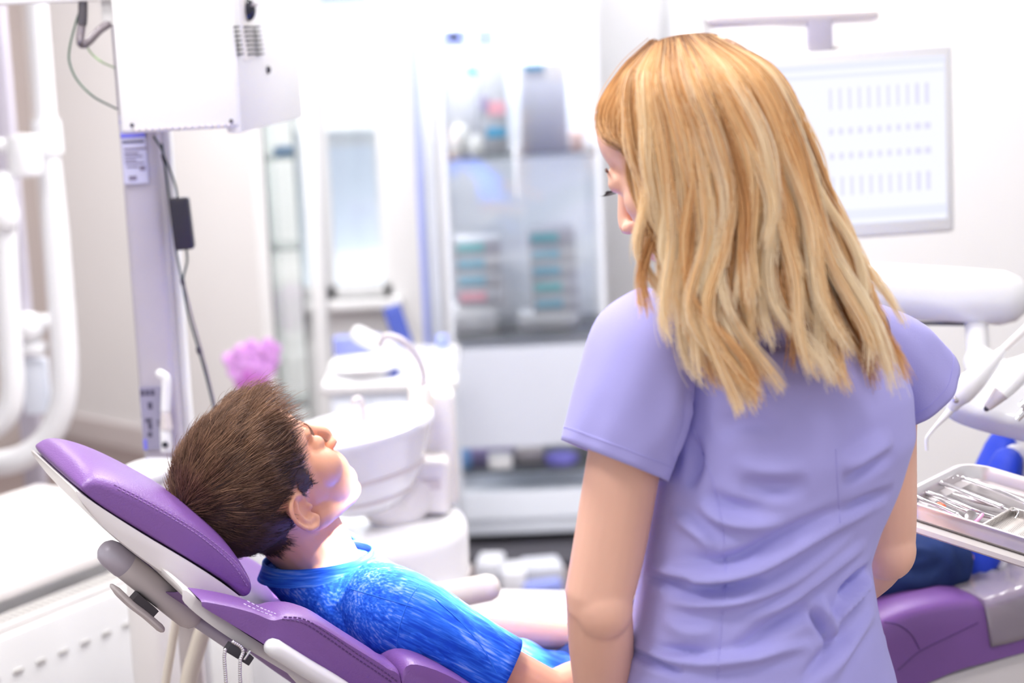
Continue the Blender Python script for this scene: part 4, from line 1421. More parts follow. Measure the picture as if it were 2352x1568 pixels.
def instr(name, label, path, rad, m, Yi):
    pts = cr([P(x, y, Yi + d) for x, y, d in path], 6)
    r = cr([[x] for x in rad], 6)[:, 0]
    return pts, r


# air-water syringe
Ys = 2.54
sy = thing('air_syringe', 'white air and water syringe with a bent nozzle on the console', 'syringe', P(2200, 950, Ys))
obj('body', G().tube(cr([P(2190, 930, Ys), P(2204, 905, Ys), P(2235, 875, Ys), P(2270, 840, Ys + .01), P(2300, 808, Ys + .02)], 6), cr([[.009], [.017], [.0165], [.012], [.007]], 6)[:, 0], 20, rounded=True), 'whitegloss', sy)
obj('nozzle', G().tube(cr([P(2186, 938, Ys), P(2172, 955, Ys), P(2150, 978, Ys), P(2132, 1000, Ys), P(2128, 1010, Ys), P(2129, 1034, Ys)], 5), cr([[.0055], [.0045], [.0028], [.0025], [.0024], [.0022]], 5)[:, 0], 12), 'white', sy)
bq = obj('button', G().ell(P(2196, 917, Ys - .012), (.005, .003, .005)), 'steel', sy)
obj('button', G().ell(P(2194, 910, Ys - .011), (.004, .003, .003)), 'steel', sy)
obj('hose', G().tube(cr([P(2300, 808, Ys + .02), P(2340, 770, Ys + .03), P(2400, 715, Ys + .05), P(2460, 690, Ys + .1)], 6), .0058, 12), 'offwhite', sy)
# suction hand piece
su = thing('suction_handpiece', 'white suction handpiece with grey conical tip on the console', 'handpiece', P(2280, 930, Ys + .01))
obj('body', G().tube(cr([P(2300, 905, Ys), P(2325, 880, Ys + .01), P(2370, 835, Ys + .02), P(2440, 770, Ys + .04)], 5), cr([[.0105], [.012], [.0125], [.012]], 5)[:, 0], 20, rounded=True), 'whitegloss', su)
tp = obj('tip', G().tube([P(2267, 936, Ys), P(2300, 902, Ys)], [.0058, .0115], 20), 'greyplastic', su)
obj('bore', G().ell(P(2266, 938, Ys - .001), (.0042, .003, .0042)), 'slot', tp)
# turbine coupling
tb = thing('turbine_coupling', 'steel turbine coupling at the right end of the console', 'handpiece', P(2340, 960, Ys))
obj('shaft', G().tube([P(2335, 963, Ys), P(2352, 945, Ys), P(2400, 900, Ys + .02)], [.0045, .005, .009], 16), 'chrome', tb)
obj('collar', G().tube([P(2344, 935, Ys - .004), P(2356, 924, Ys - .004)], .0055, 16), 'steel', tb)

# ------------------------------------------------------------------ tray
TZ = PZ(2052, 1174, .965)
e1 = nrm([math.cos(math.radians(53)), math.sin(math.radians(53)), 0])
e2 = nrm([math.cos(math.radians(-38)), math.sin(math.radians(-38)), -.17])
e1 = nrm(e1 - e2 * np.dot(e1, e2))
e3 = np.cross(e2, e1)
e3 = e3 if e3[2] > 0 else -e3
LT, WT = .30, .21


def tp_(u, v, h=0.0):
    """tray point: u along the near edge, v away across it"""
    return TZ + e2 * u + e1 * v + e3 * h


def rrect(u0, u1, v0, v1, r, n=6):
    out = []
    for cu, cv, a0 in ((u1 - r, v1 - r, 0), (u0 + r, v1 - r, 90), (u0 + r, v0 + r, 180), (u1 - r, v0 + r, 270)):
        for k in range(n + 1):
            a = math.radians(a0 + 90 * k / n)
            out.append((cu + r * math.cos(a), cv + r * math.sin(a)))
    return out


def tring(ins, h, r=.035):
    return [tp_(u, v, h) for u, v in rrect(ins, LT - ins, ins, WT - ins, max(.004, r - ins))]


tr = thing('instrument_tray', 'rounded steel instrument tray beside the woman', 'tray', tp_(LT / 2, WT / 2, -.02))
obj('tray_pan', G().loft([tring(.004, -.004), tring(.0, .0), tring(.0, .011), tring(-.004, .017), tring(-.004, .019), tring(.002, .019), tring(.005, .014), tring(.008, .003), tring(.02, .001)], True), 'satin', tr)
obj('tray_liner', G().loft([tring(.022, .0012), tring(.022, .0022)], True), 'liner', tr)
rk = PPL(2250, 1222, tp_(0, 0, .006), e3) - tp_(0, 0, .006)
ru, rv = float(np.dot(rk, e2)), float(np.dot(rk, e1))
RU, RV = min(.1, LT - .03 - ru), .095
fr_ = obj('perforated_rack', G().box(tp_(ru + RU / 2, rv + RV / 2, .005), (RU, RV, .003), basis(x=e2, y=e1)), 'perf', tr)
for (u, v, a_, b_) in ((ru, rv + RV / 2, .004, RV), (ru + RU, rv + RV / 2, .004, RV), (ru + RU / 2, rv, RU, .004), (ru + RU / 2, rv + RV, RU, .004)):
    obj('rack_rim', G().box(tp_(u, v, .009), (a_, b_, .012), basis(x=e2, y=e1), .001), 'perf', fr_)
tra = obj('tray_carrier', G().loft([tring(-.006, -.016), tring(-.012, -.012), tring(-.012, -.006), tring(-.004, -.0045)], True), 'offwhite', dv)
obj('carrier_arm', G().tube(cr([tp_(LT * .6, WT * .5, -.03), tp_(LT * .9, WT * 1.1, -.045), tp_(LT * 1.3, WT * 1.6, -.02), co_ + Rc[:, 0] * .33 - Rc[:, 2] * .05], 6), .012, 14), 'offwhite', dv)


def on_tray(px, py, h=.008):
    return PPL(px, py, tp_(0, 0, h), e3)


def rod(path, r, h=.008):
    pts = cr([on_tray(x, y, h + dh) for x, y, dh in path], 6)
    rr_ = r if np.ndim(r) == 0 else cr([[x] for x in r], 6)[:, 0]
    return G().tube(pts, rr_, 12, rounded=True)


t = thing('dental_mirror', 'dental mirror with an orange ring on the tray', 'mirror', on_tray(2160, 1160))
obj('handle', rod([(2083, 1128, .002), (2120, 1148, .004), (2160, 1164, .006), (2200, 1182, .008)], .0028), 'chrome', t)
obj('ring', rod([(2157, 1160, .006), (2166, 1165, .006)], .0042), 'orange', t)
obj('neck', rod([(2200, 1182, .008), (2222, 1196, .008)], .0013), 'chrome', t)
obj('mirror_disc', G().lathe([(0, -.001), (.009, -.001), (.0105, 0), (.009, .001), (0, .001)], on_tray(2232, 1190, .018), nrm([.35, -.75, .5]), 20), 'steel', t)
t = thing('tweezers', 'pair of steel tweezers lying across the tray', 'tweezers', on_tray(2220, 1170))
obj('arm', rod([(2125, 1130, .0), (2180, 1148, .004), (2240, 1172, .004), (2292, 1188, .001)], [.0035, .003, .002, .0012]), 'chrome', t)
obj('arm', rod([(2125, 1130, .0), (2178, 1156, -.001), (2238, 1180, -.001), (2290, 1192, 0)], [.0035, .003, .002, .0012]), 'steel', t)
obj('tip', rod([(2290, 1190, .0), (2308, 1176, .002)], .0012), 'chrome', t)
t = thing('dental_probe', 'steel dental probe with thick handle on the tray', 'probe', on_tray(2230, 1130))
obj('handle', rod([(2160, 1108, .004), (2230, 1136, .005), (2302, 1164, .006)], .0032), 'chrome', t)
obj('hook', rod([(2302, 1164, .006), (2322, 1172, .006), (2340, 1172, .008), (2332, 1190, .004)], .0009), 'chrome', t)
t = thing('dental_scaler', 'long steel scaler lying at the back of the tray', 'scaler', on_tray(2280, 1120))
obj('handle', rod([(2212, 1098, .004), (2280, 1122, .005), (2352, 1152, .006), (2420, 1180, .006)], .0032), 'chrome', t)
obj('tip', rod([(2212, 1098, .004), (2196, 1092, .004), (2188, 1098, .006)], .001), 'chrome', t)
t = thing('pink_scaler', 'pink plastic handled instrument at the near tray edge', 'instrument', on_tray(2160, 1190))
obj('handle', rod([(2092, 1160, .001), (2140, 1178, .001), (2190, 1192, .001), (2226, 1202, .001)], [.004, .0062, .0058, .004]), 'pink', t)
obj('collar', rod([(2216, 1198, .001), (2232, 1206, .001)], .0045), 'magenta', t)
obj('loop', rod([(2228, 1208, .002), (2244, 1196, .008), (2256, 1182, .012)], .0024), 'pink', t)
t = thing('spatula', 'flat dark steel spatula near the middle of the tray', 'spatula', on_tray(2230, 1150))
obj('blade', rod([(2190, 1134, .0), (2240, 1150, .0), (2310, 1168, .0)], [(.0012), (.003), (.001)]), 'satin', t)

# ================================================================== PEOPLE
def xf(g, R, o, k=1.0):
    return G().add(g.verts() * k @ np.array(R).T + np.array(o), g.F)


def add_to(G_, g):
    G_.add(g.verts(), g.F)


def ear(side):
    """ear in head space (x right, y front, z up), on the given side (+1 right)"""
    g = G()
    e = lambda v, u, h: np.array([side * (.0715 + h - v * .42), v - .006, u - .004])
    hel = cr([e(.010, .002, .0), e(.013, .016, .004), e(.006, .028, .007), e(-.006, .0315, .008), e(-.016, .025, .008), e(-.020, .010, .007), e(-.017, -.008, .006), e(-.010, -.020, .005), e(-.001, -.026, .003), e(.007, -.023, .001)], 5)
    g.tube(hel, np.interp(np.linspace(0, 1, len(hel)), [0, .3, .7, .85, 1], [.0026, .0034, .0032, .0046, .0052]), 10, rounded=True)
    g.tube(cr([e(-.001, .020, .003), e(-.008, .012, .0045), e(-.010, .0, .0045), e(-.006, -.011, .003), e(.001, -.015, .002)], 5), .0036, 10, rounded=True)
    g.tube(cr([e(.0, .020, .002), e(.006, .018, .002)], 4), .003, 8, rounded=True)
    g.ell(e(.011, -.004, .002), (.004, .0045, .006))
    g.ell(e(.004, -.019, .0015), (.005, .0065, .0075))
    # plate joining the rims to the skull
    R = basis(x=(.92 * side, .39, 0), z=(0, 0, 1))
    g.ell(e(-.005, .004, -.0035), (.0035, .0165, .027), R)
    g.ell(e(-.012, .006, .001), (.003, .008, .022), R)
    g.ell(e(.004, .0, -.012), (.009, .012, .022))
    return g


def head_shapes(child):
    g = G()
    c = child
    g.ell((0, -.012, .045), (.0765 if c else .075, .098, .087), None, 28, 18)
    g.ell((0, .018, .055), (.070 if c else .066, .072, .066), None, 24, 16)
    g.ell((0, .034, -.012), (.061, .056, .075), None, 24, 16)
    g.ell((0, .035, -.055), (.054 if c else .050, .052, .046), None, 24, 14)
    g.ell((0, .068, -.086), (.024, .023, .021))
    g.ell((0, .079, -.092), (.015, .014, .013))
    for s in (-1, 1):
        g.ell((s * (.038 if c else .035), .058 if c else .053, -.012), (.024, .024, .025) if not c else (.028, .029, .032))
        g.ell((s * .030, .052, -.045), (.031, .040, .040) if c else (.024, .030, .034))
        g.ell((s * .021, .080, .031), (.016, .009, .007))
        g.ell((s * .031, .0785 if c else .0765, .0125 if c else .0185), (.0145, .0125, .0115))       # closed lid over the eye
        g.ell((s * .0115, .1005, -.0245), (.0075, .0095, .0070))      # nostril wing
        g.tube([(s * .045, .01, -.05), (s * .026, .066, -.088)], [.022, .020] if c else [.020, .017], 12, rounded=True)
        if c:
            g.ell((s * .022, .070, -.070), (.024, .024, .024))
    if c:
        g.ell((0, .047, -.046), (.055, .047, .052), None, 24, 14)
    nl = .117 if not c else .113
    g.tube(cr([(0, .088, .028), (0, .0955, .010), (0, .106, -.010), (0, nl - .009, -.0205)], 4), cr([[.0085], [.0078], [.0088], [.0102]], 4)[:, 0], 12, rounded=True)
    g.ell((0, .082, -.052), (.034, .020, .030) if c else (.026, .017, .024))
    g.tube(cr([(-.021, .0855, -.052), (-.010, .0975, -.0485), (0, .0985, -.0500), (.010, .0975, -.0485), (.021, .0855, -.052)], 4), .0036 if c else .0048, 10, rounded=True)
    g.tube(cr([(-.019, .085, -.0575), (0, .0985, -.0600), (.019, .085, -.0575)], 5), .0042 if c else .0055, 10, rounded=True)
    if c:      # a child's lower face is shorter
        V = g.verts()
        V[:, 2] = np.where(V[:, 2] < -.015, -.015 + (V[:, 2] + .015) * .86, V[:, 2])
        g = G().add(V, g.F)
    for s in (-1, 1):
        add_to(g, ear(s))
    return g


def face_detail(V, R, o, k, ez=0.0):
    """small dents: eye sockets, nostrils, mouth line, philtrum"""
    L = (V - o) @ R / k
    d = np.zeros_like(L)
    for c, sg, a in (((.016, .088, .012 + ez), .010, (0, -.006, 0)), ((-.016, .088, .012 + ez), .010, (0, -.006, 0)),
                     ((.044, .074, .014 + ez), .010, (0, -.003, 0)), ((-.044, .074, .014 + ez), .010, (0, -.003, 0)),
                     ((.0075, .104, -.0315), .0035, (0, 0, .006)), ((-.0075, .104, -.0315), .0035, (0, 0, .006)),
                     ((0, .098, -.0545), .0030, (0, -.002, 0)), ((.01, .095, -.054), .0030, (0, -.002, 0)), ((-.01, .095, -.054), .0030, (0, -.002, 0)),
                     ((0, .096, -.040), .005, (0, -.002, 0)), ((0, .092, -.072), .008, (0, -.004, 0))):
        w_ = np.exp(-(np.linalg.norm(L - np.array(c), axis=1) / sg) ** 2)
        d += w_[:, None] * np.array(a)
    return V + (d * k) @ R.T


def finger_chain(g, base, d, n, lens, rad, curl):
    """bends about the axis perpendicular to d, towards -n"""
    p = [np.array(base, float)]
    ax = nrm(np.cross(d, n))
    a = 0
    v = nrm(d)
    for L, c in zip(lens, curl):
        a = math.radians(c)
        v = v * math.cos(a) + np.cross(ax, v) * math.sin(a) * -1
        v = nrm(v)
        p.append(p[-1] + v * L)
    g.tube(cr(p, 4), np.linspace(rad, rad * .78, 4 * (len(p) - 1) + 1), 10, rounded=True)


def hand(g, wrist, d, n, k=1.0, side=1, curl=18):
    """wrist point, direction to the fingers, back-of-hand normal; side=+1 right hand"""
    d = nrm(d)
    n = nrm(np.array(n) - d * np.dot(n, d))
    s = np.cross(d, n) * -side       # towards the thumb
    pc = wrist + d * .045 * k
    g.ell(pc, np.array([.045, .036, .0135]) * k, basis(x=d, z=n))
    g.tube([wrist - d * .02 * k, wrist + d * .02 * k], [(.022 * k, .017 * k), (.027 * k, .016 * k)], 12, ref=s, rounded=True)
    for off, L in ((.027, .92), (.009, 1.0), (-.009, .95), (-.026, .76)):
        b = wrist + d * (.078 - abs(off) * .25) * k + s * off * k
        finger_chain(g, b, d + s * off * 2.0, n, np.array([.040, .026, .02]) * L * k, .0085 * k, (curl, curl * 1.4, curl))
    finger_chain(g, wrist + d * .025 * k + s * .026 * k, nrm(d * .75 + s * .75 - n * .2), n, np.array([.032, .028, .024]) * k, .0100 * k, (8, 12, 10))


def ring(c, ax, u, v, a, b, n=40, e=2.0):
    th = np.linspace(0, 2 * math.pi, n, endpoint=False)
    ct, st = np.cos(th), np.sin(th)
    x = np.sign(ct) * abs(ct) ** (2 / e) * a
    y = np.sign(st) * abs(st) ** (2 / e) * b
    return np.array(c) + np.outer(x, u) + np.outer(y, v)


def undulate(V, F, amp, sc, seed=0):
    """soft unevenness of worn cloth"""
    rg = np.random.default_rng(seed)
    N = normals(V, F)
    d = np.zeros(len(V))
    for _ in range(10):
        k = rg.normal(size=3) * sc
        d += np.sin(V @ k + rg.uniform(0, 6.28)) / 10 ** .5
    return V + N * (d * amp)[:, None]


def open_tube(rings, th=.0016):
    """cloth tube with an open end and real thickness"""
    R = [np.asarray(r) for r in rings]
    inner = []
    for i, r in enumerate(R):
        c = r.mean(0)
        inner.append(c + (r - c) * (1 - th / (np.linalg.norm(r - c, axis=1).mean())))
    g = G()
    allr = R + inner[::-1]
    g.loft(allr, False)
    return g


# ------------------------------------------------------------------ the boy
HU = nrm([-.477, -.488, .731])
HF = np.array([.568, .463, .68])
HF = nrm(HF - HU * np.dot(HF, HU))
HR = np.cross(HF, HU)
RB_ = np.stack([HR, HF, HU], 1)
HO = PPL(622, 1134, C0 + NH * .0, NH)
HK = .985
gb_ = G()
add_to(gb_, xf(head_shapes(True), RB_, HO, HK))
hl = lambda x, y, z: HO + RB_ @ (np.array([x, y, z]) * HK)
nb = W(.0, 0, .885)
gb_.tube(cr([hl(0, -.012, -.005), hl(0, -.018, -.06), nb * .55 + hl(0, -.012, -.1) * .45, nb, W(.05, 0, .86)], 5), cr([[.050], [.044], [.043], [.047], [.05]], 5)[:, 0], 20, rounded=True)
gb_.tube([hl(0, .025, -.055), W(.03, 0, .875)], [.028, .032], 14, rounded=True)
SP = [(.0, .875), (.05, .835), (.13, .775), (.21, .71), (.29, .66), (.36, .64)]
gb_.tube(cr([W(s, 0, z) for s, z in SP], 4), cr([(.06, .03), (.085, .038), (.095, .046), (.095, .046), (.095, .046), (.10, .05)], 4), 24, ref=NH, rounded=True)
shR, elR, wrR = W(.055, .125, .862), W(.215, .205, .757), W(.375, .13, .742)
shL, elL, wrL = W(.05, -.125, .862), W(.235, -.185, .722), W(.405, -.10, .705)
for sh__, el, wr_, sd in ((shR, elR, wrR, 1), (shL, elL, wrL, -1)):
    gb_.tube(cr([W(.05, .06 * sd, .835), sh__, (sh__ + el) / 2, el], 5), cr([[.026], [.034], [.0305], [.0265]], 5)[:, 0], 16, rounded=True)
    gb_.tube(cr([el, el * .65 + wr_ * .35 + [0, 0, .002], wr_], 6), cr([[.0265], [.0275], [.019]], 6)[:, 0], 16, rounded=True)
    hd_ = nrm(wr_ - el)
    hand(gb_, wr_ + hd_ * .012, hd_ + [0, 0, -.1], [0, 0, 1], .72, sd, 16)
hipR, hipL = W(.37, .06, .64), W(.37, -.06, .64)
knR, knL = W(.65, .065, .775), W(.68, -.06, .78)
anR, anL = W(.95, .06, .772), W(1.03, -.05, .765)
for hp_, kn, an in ((hipR, knR, anR), (hipL, knL, anL)):
    gb_.tube(cr([hp_, (hp_ + kn) / 2, kn, (kn + an) / 2, an], 4), cr([[.05], [.046], [.035], [.033], [.022]], 4)[:, 0], 14, rounded=True)
    gb_.tube([an, an + TH * .036 + [0, 0, .0], an + TH * .062 + [0, 0, .09]], [.020, .018, .012], 12, rounded=True)
Vb, Fb = fuse(gb_, .0024, 5)
Vb = face_detail(Vb, RB_, HO, HK)
boy = obj('person', (Vb, Fb), 'skinb', None, 180, W(.37, 0, .6))
tag(boy, 'child in blue t-shirt and jeans lying back in the purple chair', 'person')

# t-shirt
TS = nrm(TH * .83 + np.array([0, 0, -.56]))
TP = nrm(np.cross(TS, NH))
TP = TP if TP[2] > 0 else -TP
pbk, pfr = PPL(606, 1318, C0, NH), PPL(856, 1268, C0, NH)
cc_ = (pbk + pfr) / 2
cv_ = nrm(pfr - pbk)
ca_ = np.linalg.norm(pfr - pbk) / 2
cax = nrm(np.cross(cv_, NH))
cax = cax if cax[2] > 0 else -cax
gs_ = G()
rings = [ring(cc_ + cax * .002, None, NH, cv_, .056, ca_, 56, 2.0), ring(cc_ - cax * .008, None, NH, cv_, .066, ca_ * 1.04, 56, 2.0)]
for s, z, a, b, e in ((.02, .858, .112, .066, 2.2), (.055, .835, .128, .068, 2.3), (.10, .800, .132, .070, 2.3), (.16, .752, .126, .070, 2.3), (.22, .705, .120, .068, 2.3),
                     (.28, .668, .118, .068, 2.3), (.34, .645, .122, .070, 2.3), (.40, .632, .126, .068, 2.3)):
    rings.append(ring(W(s, 0, z), None, NH, TP, a, b, 56, e))
gs_.loft(rings, True)
for sd, sh__ in ((1, shR), (-1, shL)):
    gs_.tube(cr([W(.005, .03 * sd, .868), W(.035, .08 * sd, .868), sh__], 4), cr([[.040], [.046], [.047]], 4)[:, 0], 18, rounded=True)
Vs, Fs = fuse(gs_, .0035, 6)
Vs = undulate(Vs, Fs, .0012, 38, 5)
Vs = folds(Vs, Fs, [([(900, 1290), (960, 1310), (1020, 1345), (1060, 1375)], .006, .004), ([(830, 1400), (900, 1425), (960, 1440)], .008, .0022), ([(760, 1380), (820, 1400), (870, 1400)], .007, .002),
                    ([(1000, 1310), (1060, 1345), (1110, 1390)], .007, -.004), ([(1060, 1350), (1120, 1395), (1170, 1450)], .008, .005), ([(700, 1370), (760, 1420), (840, 1460)], .009, .002),
                    ([(1180, 1470), (1240, 1480), (1300, 1500)], .008, .004), ([(1200, 1500), (1250, 1520), (1300, 1530)], .007, -.004), ([(1130, 1430), (1180, 1480), (1200, 1530)], .008, -.004), ([(840, 1480), (880, 1500), (910, 1530)], .007, .003)])
shirt = obj('t_shirt', (Vs, Fs), 'shirt', boy, 180)
o_ = world_loc(boy)
set_flow(shirt, np.stack([(Vs - C0) @ TS, (Vs - C0) @ NH, (Vs - C0) @ TP], 1))
# sleeves: open tubes
for sd, sh__, el, pts in ((1, shR, elR, None), (-1, shL, elL, None)):
    d = nrm(el - sh__)
    a0 = W(.035, .075 * sd, .868)
    cen = cr([a0, sh__, sh__ + (el - sh__) * .4, sh__ + (el - sh__) * .70], 6)
    ra = cr([(.058, .050), (.058, .053), (.050, .052), (.047, .050)], 6)
    rr_ = []
    for i, c in enumerate(cen):
        tg = nrm(cen[min(i + 1, len(cen) - 1)] - cen[max(i - 1, 0)])
        u = nrm(np.array([0, 0, 1]) - tg * tg[2])
        v = np.cross(tg, u)
        t = i / (len(cen) - 1)
        r_ = ring(c - u * .006 * t, None, u, v, ra[i][0], ra[i][1], 48)
        th = np.linspace(0, 2 * math.pi, 48, endpoint=False)
        k = 1 + (.022 * np.sin(th * 4 + 6 * t) + .016 * np.sin(th * 7 - 9 * t + sd)) * t
        rr_.append(c + (r_ - c) * k[:, None])
    g = open_tube(rr_)
    Vv = g.verts()
    if sd == 1:
        Vv = folds(Vv, g.F, [([(960, 1345), (1010, 1375), (1060, 1420), (1110, 1480)], .007, .004), ([(1000, 1420), (1060, 1470), (1120, 1530)], .008, .004), ([(940, 1440), (990, 1500), (1050, 1545)], .008, -.004), ([(1060, 1395), (1120, 1440), (1170, 1500)], .006, .003), ([(920, 1480), (960, 1520), (1000, 1555)], .008, .004)])
    if sd == 1:
        SLV, SLF = Vv, g.F
    so = obj('sleeve', (Vv, g.F), 'shirt', shirt, 180)
    set_flow(so, np.stack([(Vv - C0) @ d, (Vv - C0) @ nrm(np.cross(d, [0, 0, 1])), (Vv - C0) @ nrm(np.cross(d, np.cross(d, [0, 0, 1])))], 1))
# seams: shoulder line and armhole, on whichever cloth lies nearest the camera
VS_ = np.vstack([Vs, SLV])
FS_ = list(Fs) + [tuple(i + len(Vs) for i in q) for q in SLF]
hitB = caster(VS_, FS_)
for pth in ([(806, 1352), (860, 1368), (915, 1384), (948, 1394)], [(968, 1338), (945, 1368), (926, 1410), (914, 1455), (912, 1500)], [(1000, 1375), (1060, 1430), (1110, 1490), (1140, 1545)]):
    h = [hitB(x, y) for x, y in cr(pth, 8)]
    h = np.array([x for x in h if x is not None])
    if len(h) > 3:
        sm_ = obj('seam', G().tube(h, .0008, 6), 'collar', shirt)
        set_flow(sm_, np.zeros((len(sm_.data.vertices), 3)))
# collar band around the neck
u_, v_ = NH, cv_
col = []
for h, k in ((-.010, 1.10), (-.003, 1.05), (.005, 1.0), (.011, .985)):
    col.append(ring(cc_ + cax * h, None, u_, v_, .059 * k, ca_ * k, 48))
gcol = open_tube(col, .0025)
Vv = gcol.verts()
cb = obj('collar', (Vv, gcol.F), 'collar', shirt, 180)
ang_ = np.arctan2((Vv - cc_) @ v_, (Vv - cc_) @ u_)
set_flow(cb, np.stack([ang_ * .06, (Vv - cc_) @ cax, np.zeros(len(Vv))], 1))

# jeans
gj = G()
gj.ell(W(.385, 0, .642), (.075, .125, .07), basis(x=TS, y=NH))
for hp_, kn, an, sd in ((hipR, knR, anR, 1), (hipL, knL, anL, -1)):
    gj.tube(cr([hp_, (hp_ + kn) / 2, kn, (kn + an) / 2, an - TH * .005], 5), cr([[.062], [.058], [.051], [.047], [.049]], 5)[:, 0], 22)
Vj, Fj = fuse(gj, .004, 4)
Vj = undulate(Vj, Fj, .002, 45, 9)
Vj = folds(Vj, Fj, [([(2040, 1270), (2090, 1262), (2150, 1268)], .008, .005), ([(2060, 1300), (2120, 1310), (2170, 1290)], .008, -.005), ([(2150, 1240), (2180, 1280), (2190, 1330)], .008, .005), ([(2190, 1240), (2215, 1290), (2215, 1330)], .007, -.005), ([(2050, 1330), (2110, 1345), (2160, 1330)], .008, .004)])
obj('jeans', (Vj, Fj), 'denim', boy, 180)
# canvas shoes, toes up
for an, nm in ((anR, 1), (anL, -1)):
    h0_ = an + TH * .035 - np.array([0, 0, .03])
    up_ = nrm(TH * .38 + np.array([0, 0, 1]))
    fo_ = nrm(np.cross(up_, NH))
    fo_ = fo_ if np.dot(fo_, TH) > 0 else -fo_
    g = G().tube(cr([h0_, h0_ + up_ * .05, h0_ + up_ * .12, h0_ + up_ * .17], 5), cr([(.028, .026), (.032, .034), (.036, .026), (.030, .018)], 5), 20, ref=NH, rounded=True)
    sho = obj('shoe', g, 'shoe', boy)
    g = G().tube(cr([h0_ + fo_ * .024 - up_ * .01, h0_ + fo_ * .026 + up_ * .06, h0_ + fo_ * .02 + up_ * .13, h0_ + fo_ * .014 + up_ * .185], 5), cr([(.03, .006), (.033, .007), (.037, .007), (.028, .006)], 5), 18, ref=NH, rounded=True)
    obj('sole', g, 'sole', sho)

# brows, lashes
def lashes(name, R, o, k, sd, par, m, n=16, L=.008, down=.2, front=1.0, z0=.0085, thick=.0003):
    g = G()
    for i in range(n):
        t = i / (n - 1)
        x = sd * (.020 + .024 * t)
        y = .0905 - 14 * (x - sd * .031) ** 2
        b = np.array([x, y, z0 + .0])
        d = np.array([sd * (t - .4) * .5, front, -down])
        tip = b + nrm(d) * L
        mid_ = (b + tip) / 2 + np.array([0, 0, -.0012])
        pts = [o + R @ (q * k) for q in (b - nrm(d) * .002, mid_, tip + np.array([0, 0, .0015]))]
        g.tube(cr(pts, 3), np.linspace(thick, thick * .3, 7), 5)
    x = [np.array([sd * q, .0908 - 14 * (q - .031) ** 2, z0]) for q in np.linspace(.019, .044, 9)]
    g.tube(np.array([o + R @ (q * k) for q in x]), .0006, 6)
    return obj(name, g, m, par)


def brows(name, R, o, k, sd, par, m, yb_=.0925):
    g = G()
    for i in range(46):
        t = i / 45
        x = sd * (.012 + .034 * t)
        z = .030 + .006 * math.sin(t * 2.2) + RNG.uniform(-.0018, .0018)
        y = yb_ - 9 * (abs(x) - .012) ** 2 * 1.2
        b = np.array([x, y, z])
        d = nrm([sd * .8, -.15, .25 - .5 * t])
        g.tube([o + R @ ((b - d * .003) * k), o + R @ ((b + d * .004) * k)], [.0005, .0002], 5)
    return obj(name, g, m, par)


for sd in (1, -1):
    lashes('eyelashes', RB_, HO, HK, sd, boy, 'brow', 18, .0085, -.1, 1.0, .0095, .00035)
    brows('eyebrow', RB_, HO, HK, sd, boy, 'brow')

# short brown hair
def hairline_boy(L):
    x, y, z = L[:, 0], L[:, 1], L[:, 2]
    zl = np.interp(y, [-.12, -.06, -.04, -.022, -.007, .013, .025, .036, .1], [-.046, -.046, -.040, .002, .022, .008, .004, -.003, -.003])
    yf_ = np.interp(z, [-.05, 0, .04, .066, .087, .096, .12], [.034, .034, .036, .041, .053, .067, .09])
    wob = .002 * np.sin(z * 900 + x * 300) + .002 * np.sin(z * 410 + x * 700)
    ok = (z > zl + wob) & (y < yf_ + wob)
    return ok


Lb = (Vb - HO) @ RB_ / HK
inh = (np.linalg.norm(Lb - np.array([0, -.01, .03]), axis=1) < .14) & hairline_boy(Lb) & ~((np.abs(Lb[:, 0]) > .073) & (np.abs(Lb[:, 1] + .006) < .03) & (np.abs(Lb[:, 2]) < .034))
Nb = normals(Vb, Fb)
# thin dark cap under the strands
fm = [q for q in Fb if all(inh[i] for i in q)]
idx = sorted({i for q in fm for i in q})
mp_ = {i: j for j, i in enumerate(idx)}
Vc = Vb[idx] + Nb[idx] * .0022
hcap = obj('hair', (Vc, [tuple(mp_[i] for i in q) for q in fm]), 'haircapb', boy, 180)
cand = np.array(idx)
ns = 26000
pick = RNG.choice(cand, ns)
Lr = Lb[pick] + RNG.normal(0, .0012, (ns, 3))
Nl = Nb[pick] @ RB_
crown = np.array([0, -.075, .105])
out = Lr - crown
# hair falls away from the crown, forwards on top and sides, down at the back
dirn = out * np.array([1, 1, 1])
dirn[:, 1] += .035
dirn = dirn / np.linalg.norm(dirn, axis=1)[:, None]
dirn = dirn - Nl * np.sum(dirn * Nl, 1)[:, None]
dirn = dirn / (np.linalg.norm(dirn, axis=1)[:, None] + 1e-9)
top = np.clip((Lr[:, 2] - .02) / .09, 0, 1)
front = np.clip((Lr[:, 1] - .0) / .055, 0, 1) * top
length = .011 + .017 * top + .016 * front
length *= RNG.uniform(.7, 1.15, ns)
lift = .42 + .25 * top + .35 * front
# lock-wise jitter
cl_ = np.sin(Lr @ np.array([[190, 60, 40], [70, -160, 90], [30, 80, 210]]).T + 2.0 * np.sin(Lr @ np.array([[60, 90, 30], [90, 20, 70], [40, 70, -60]]).T))
jit = cl_ * .16 + RNG.normal(0, .10, (ns, 3))
K = 6
S = np.zeros((ns, K, 3))
for k in range(K):
    t = k / (K - 1)
    li = lift * (1 - .75 * t)
    off = (dirn + jit) * (length * t)[:, None] + Nl * (length * t * li)[:, None]
    S[:, k] = Lr + Nl * -.001 + off
Sw = HO + (S * HK) @ RB_.T
tone = np.clip(.06 + .50 * top + .12 * front + .10 * cl_[:, 0] + RNG.normal(0, .16, ns), 0, 1)
strands('hair_strands', Sw, .00022, .00008, 'hairb', hcap, tone)

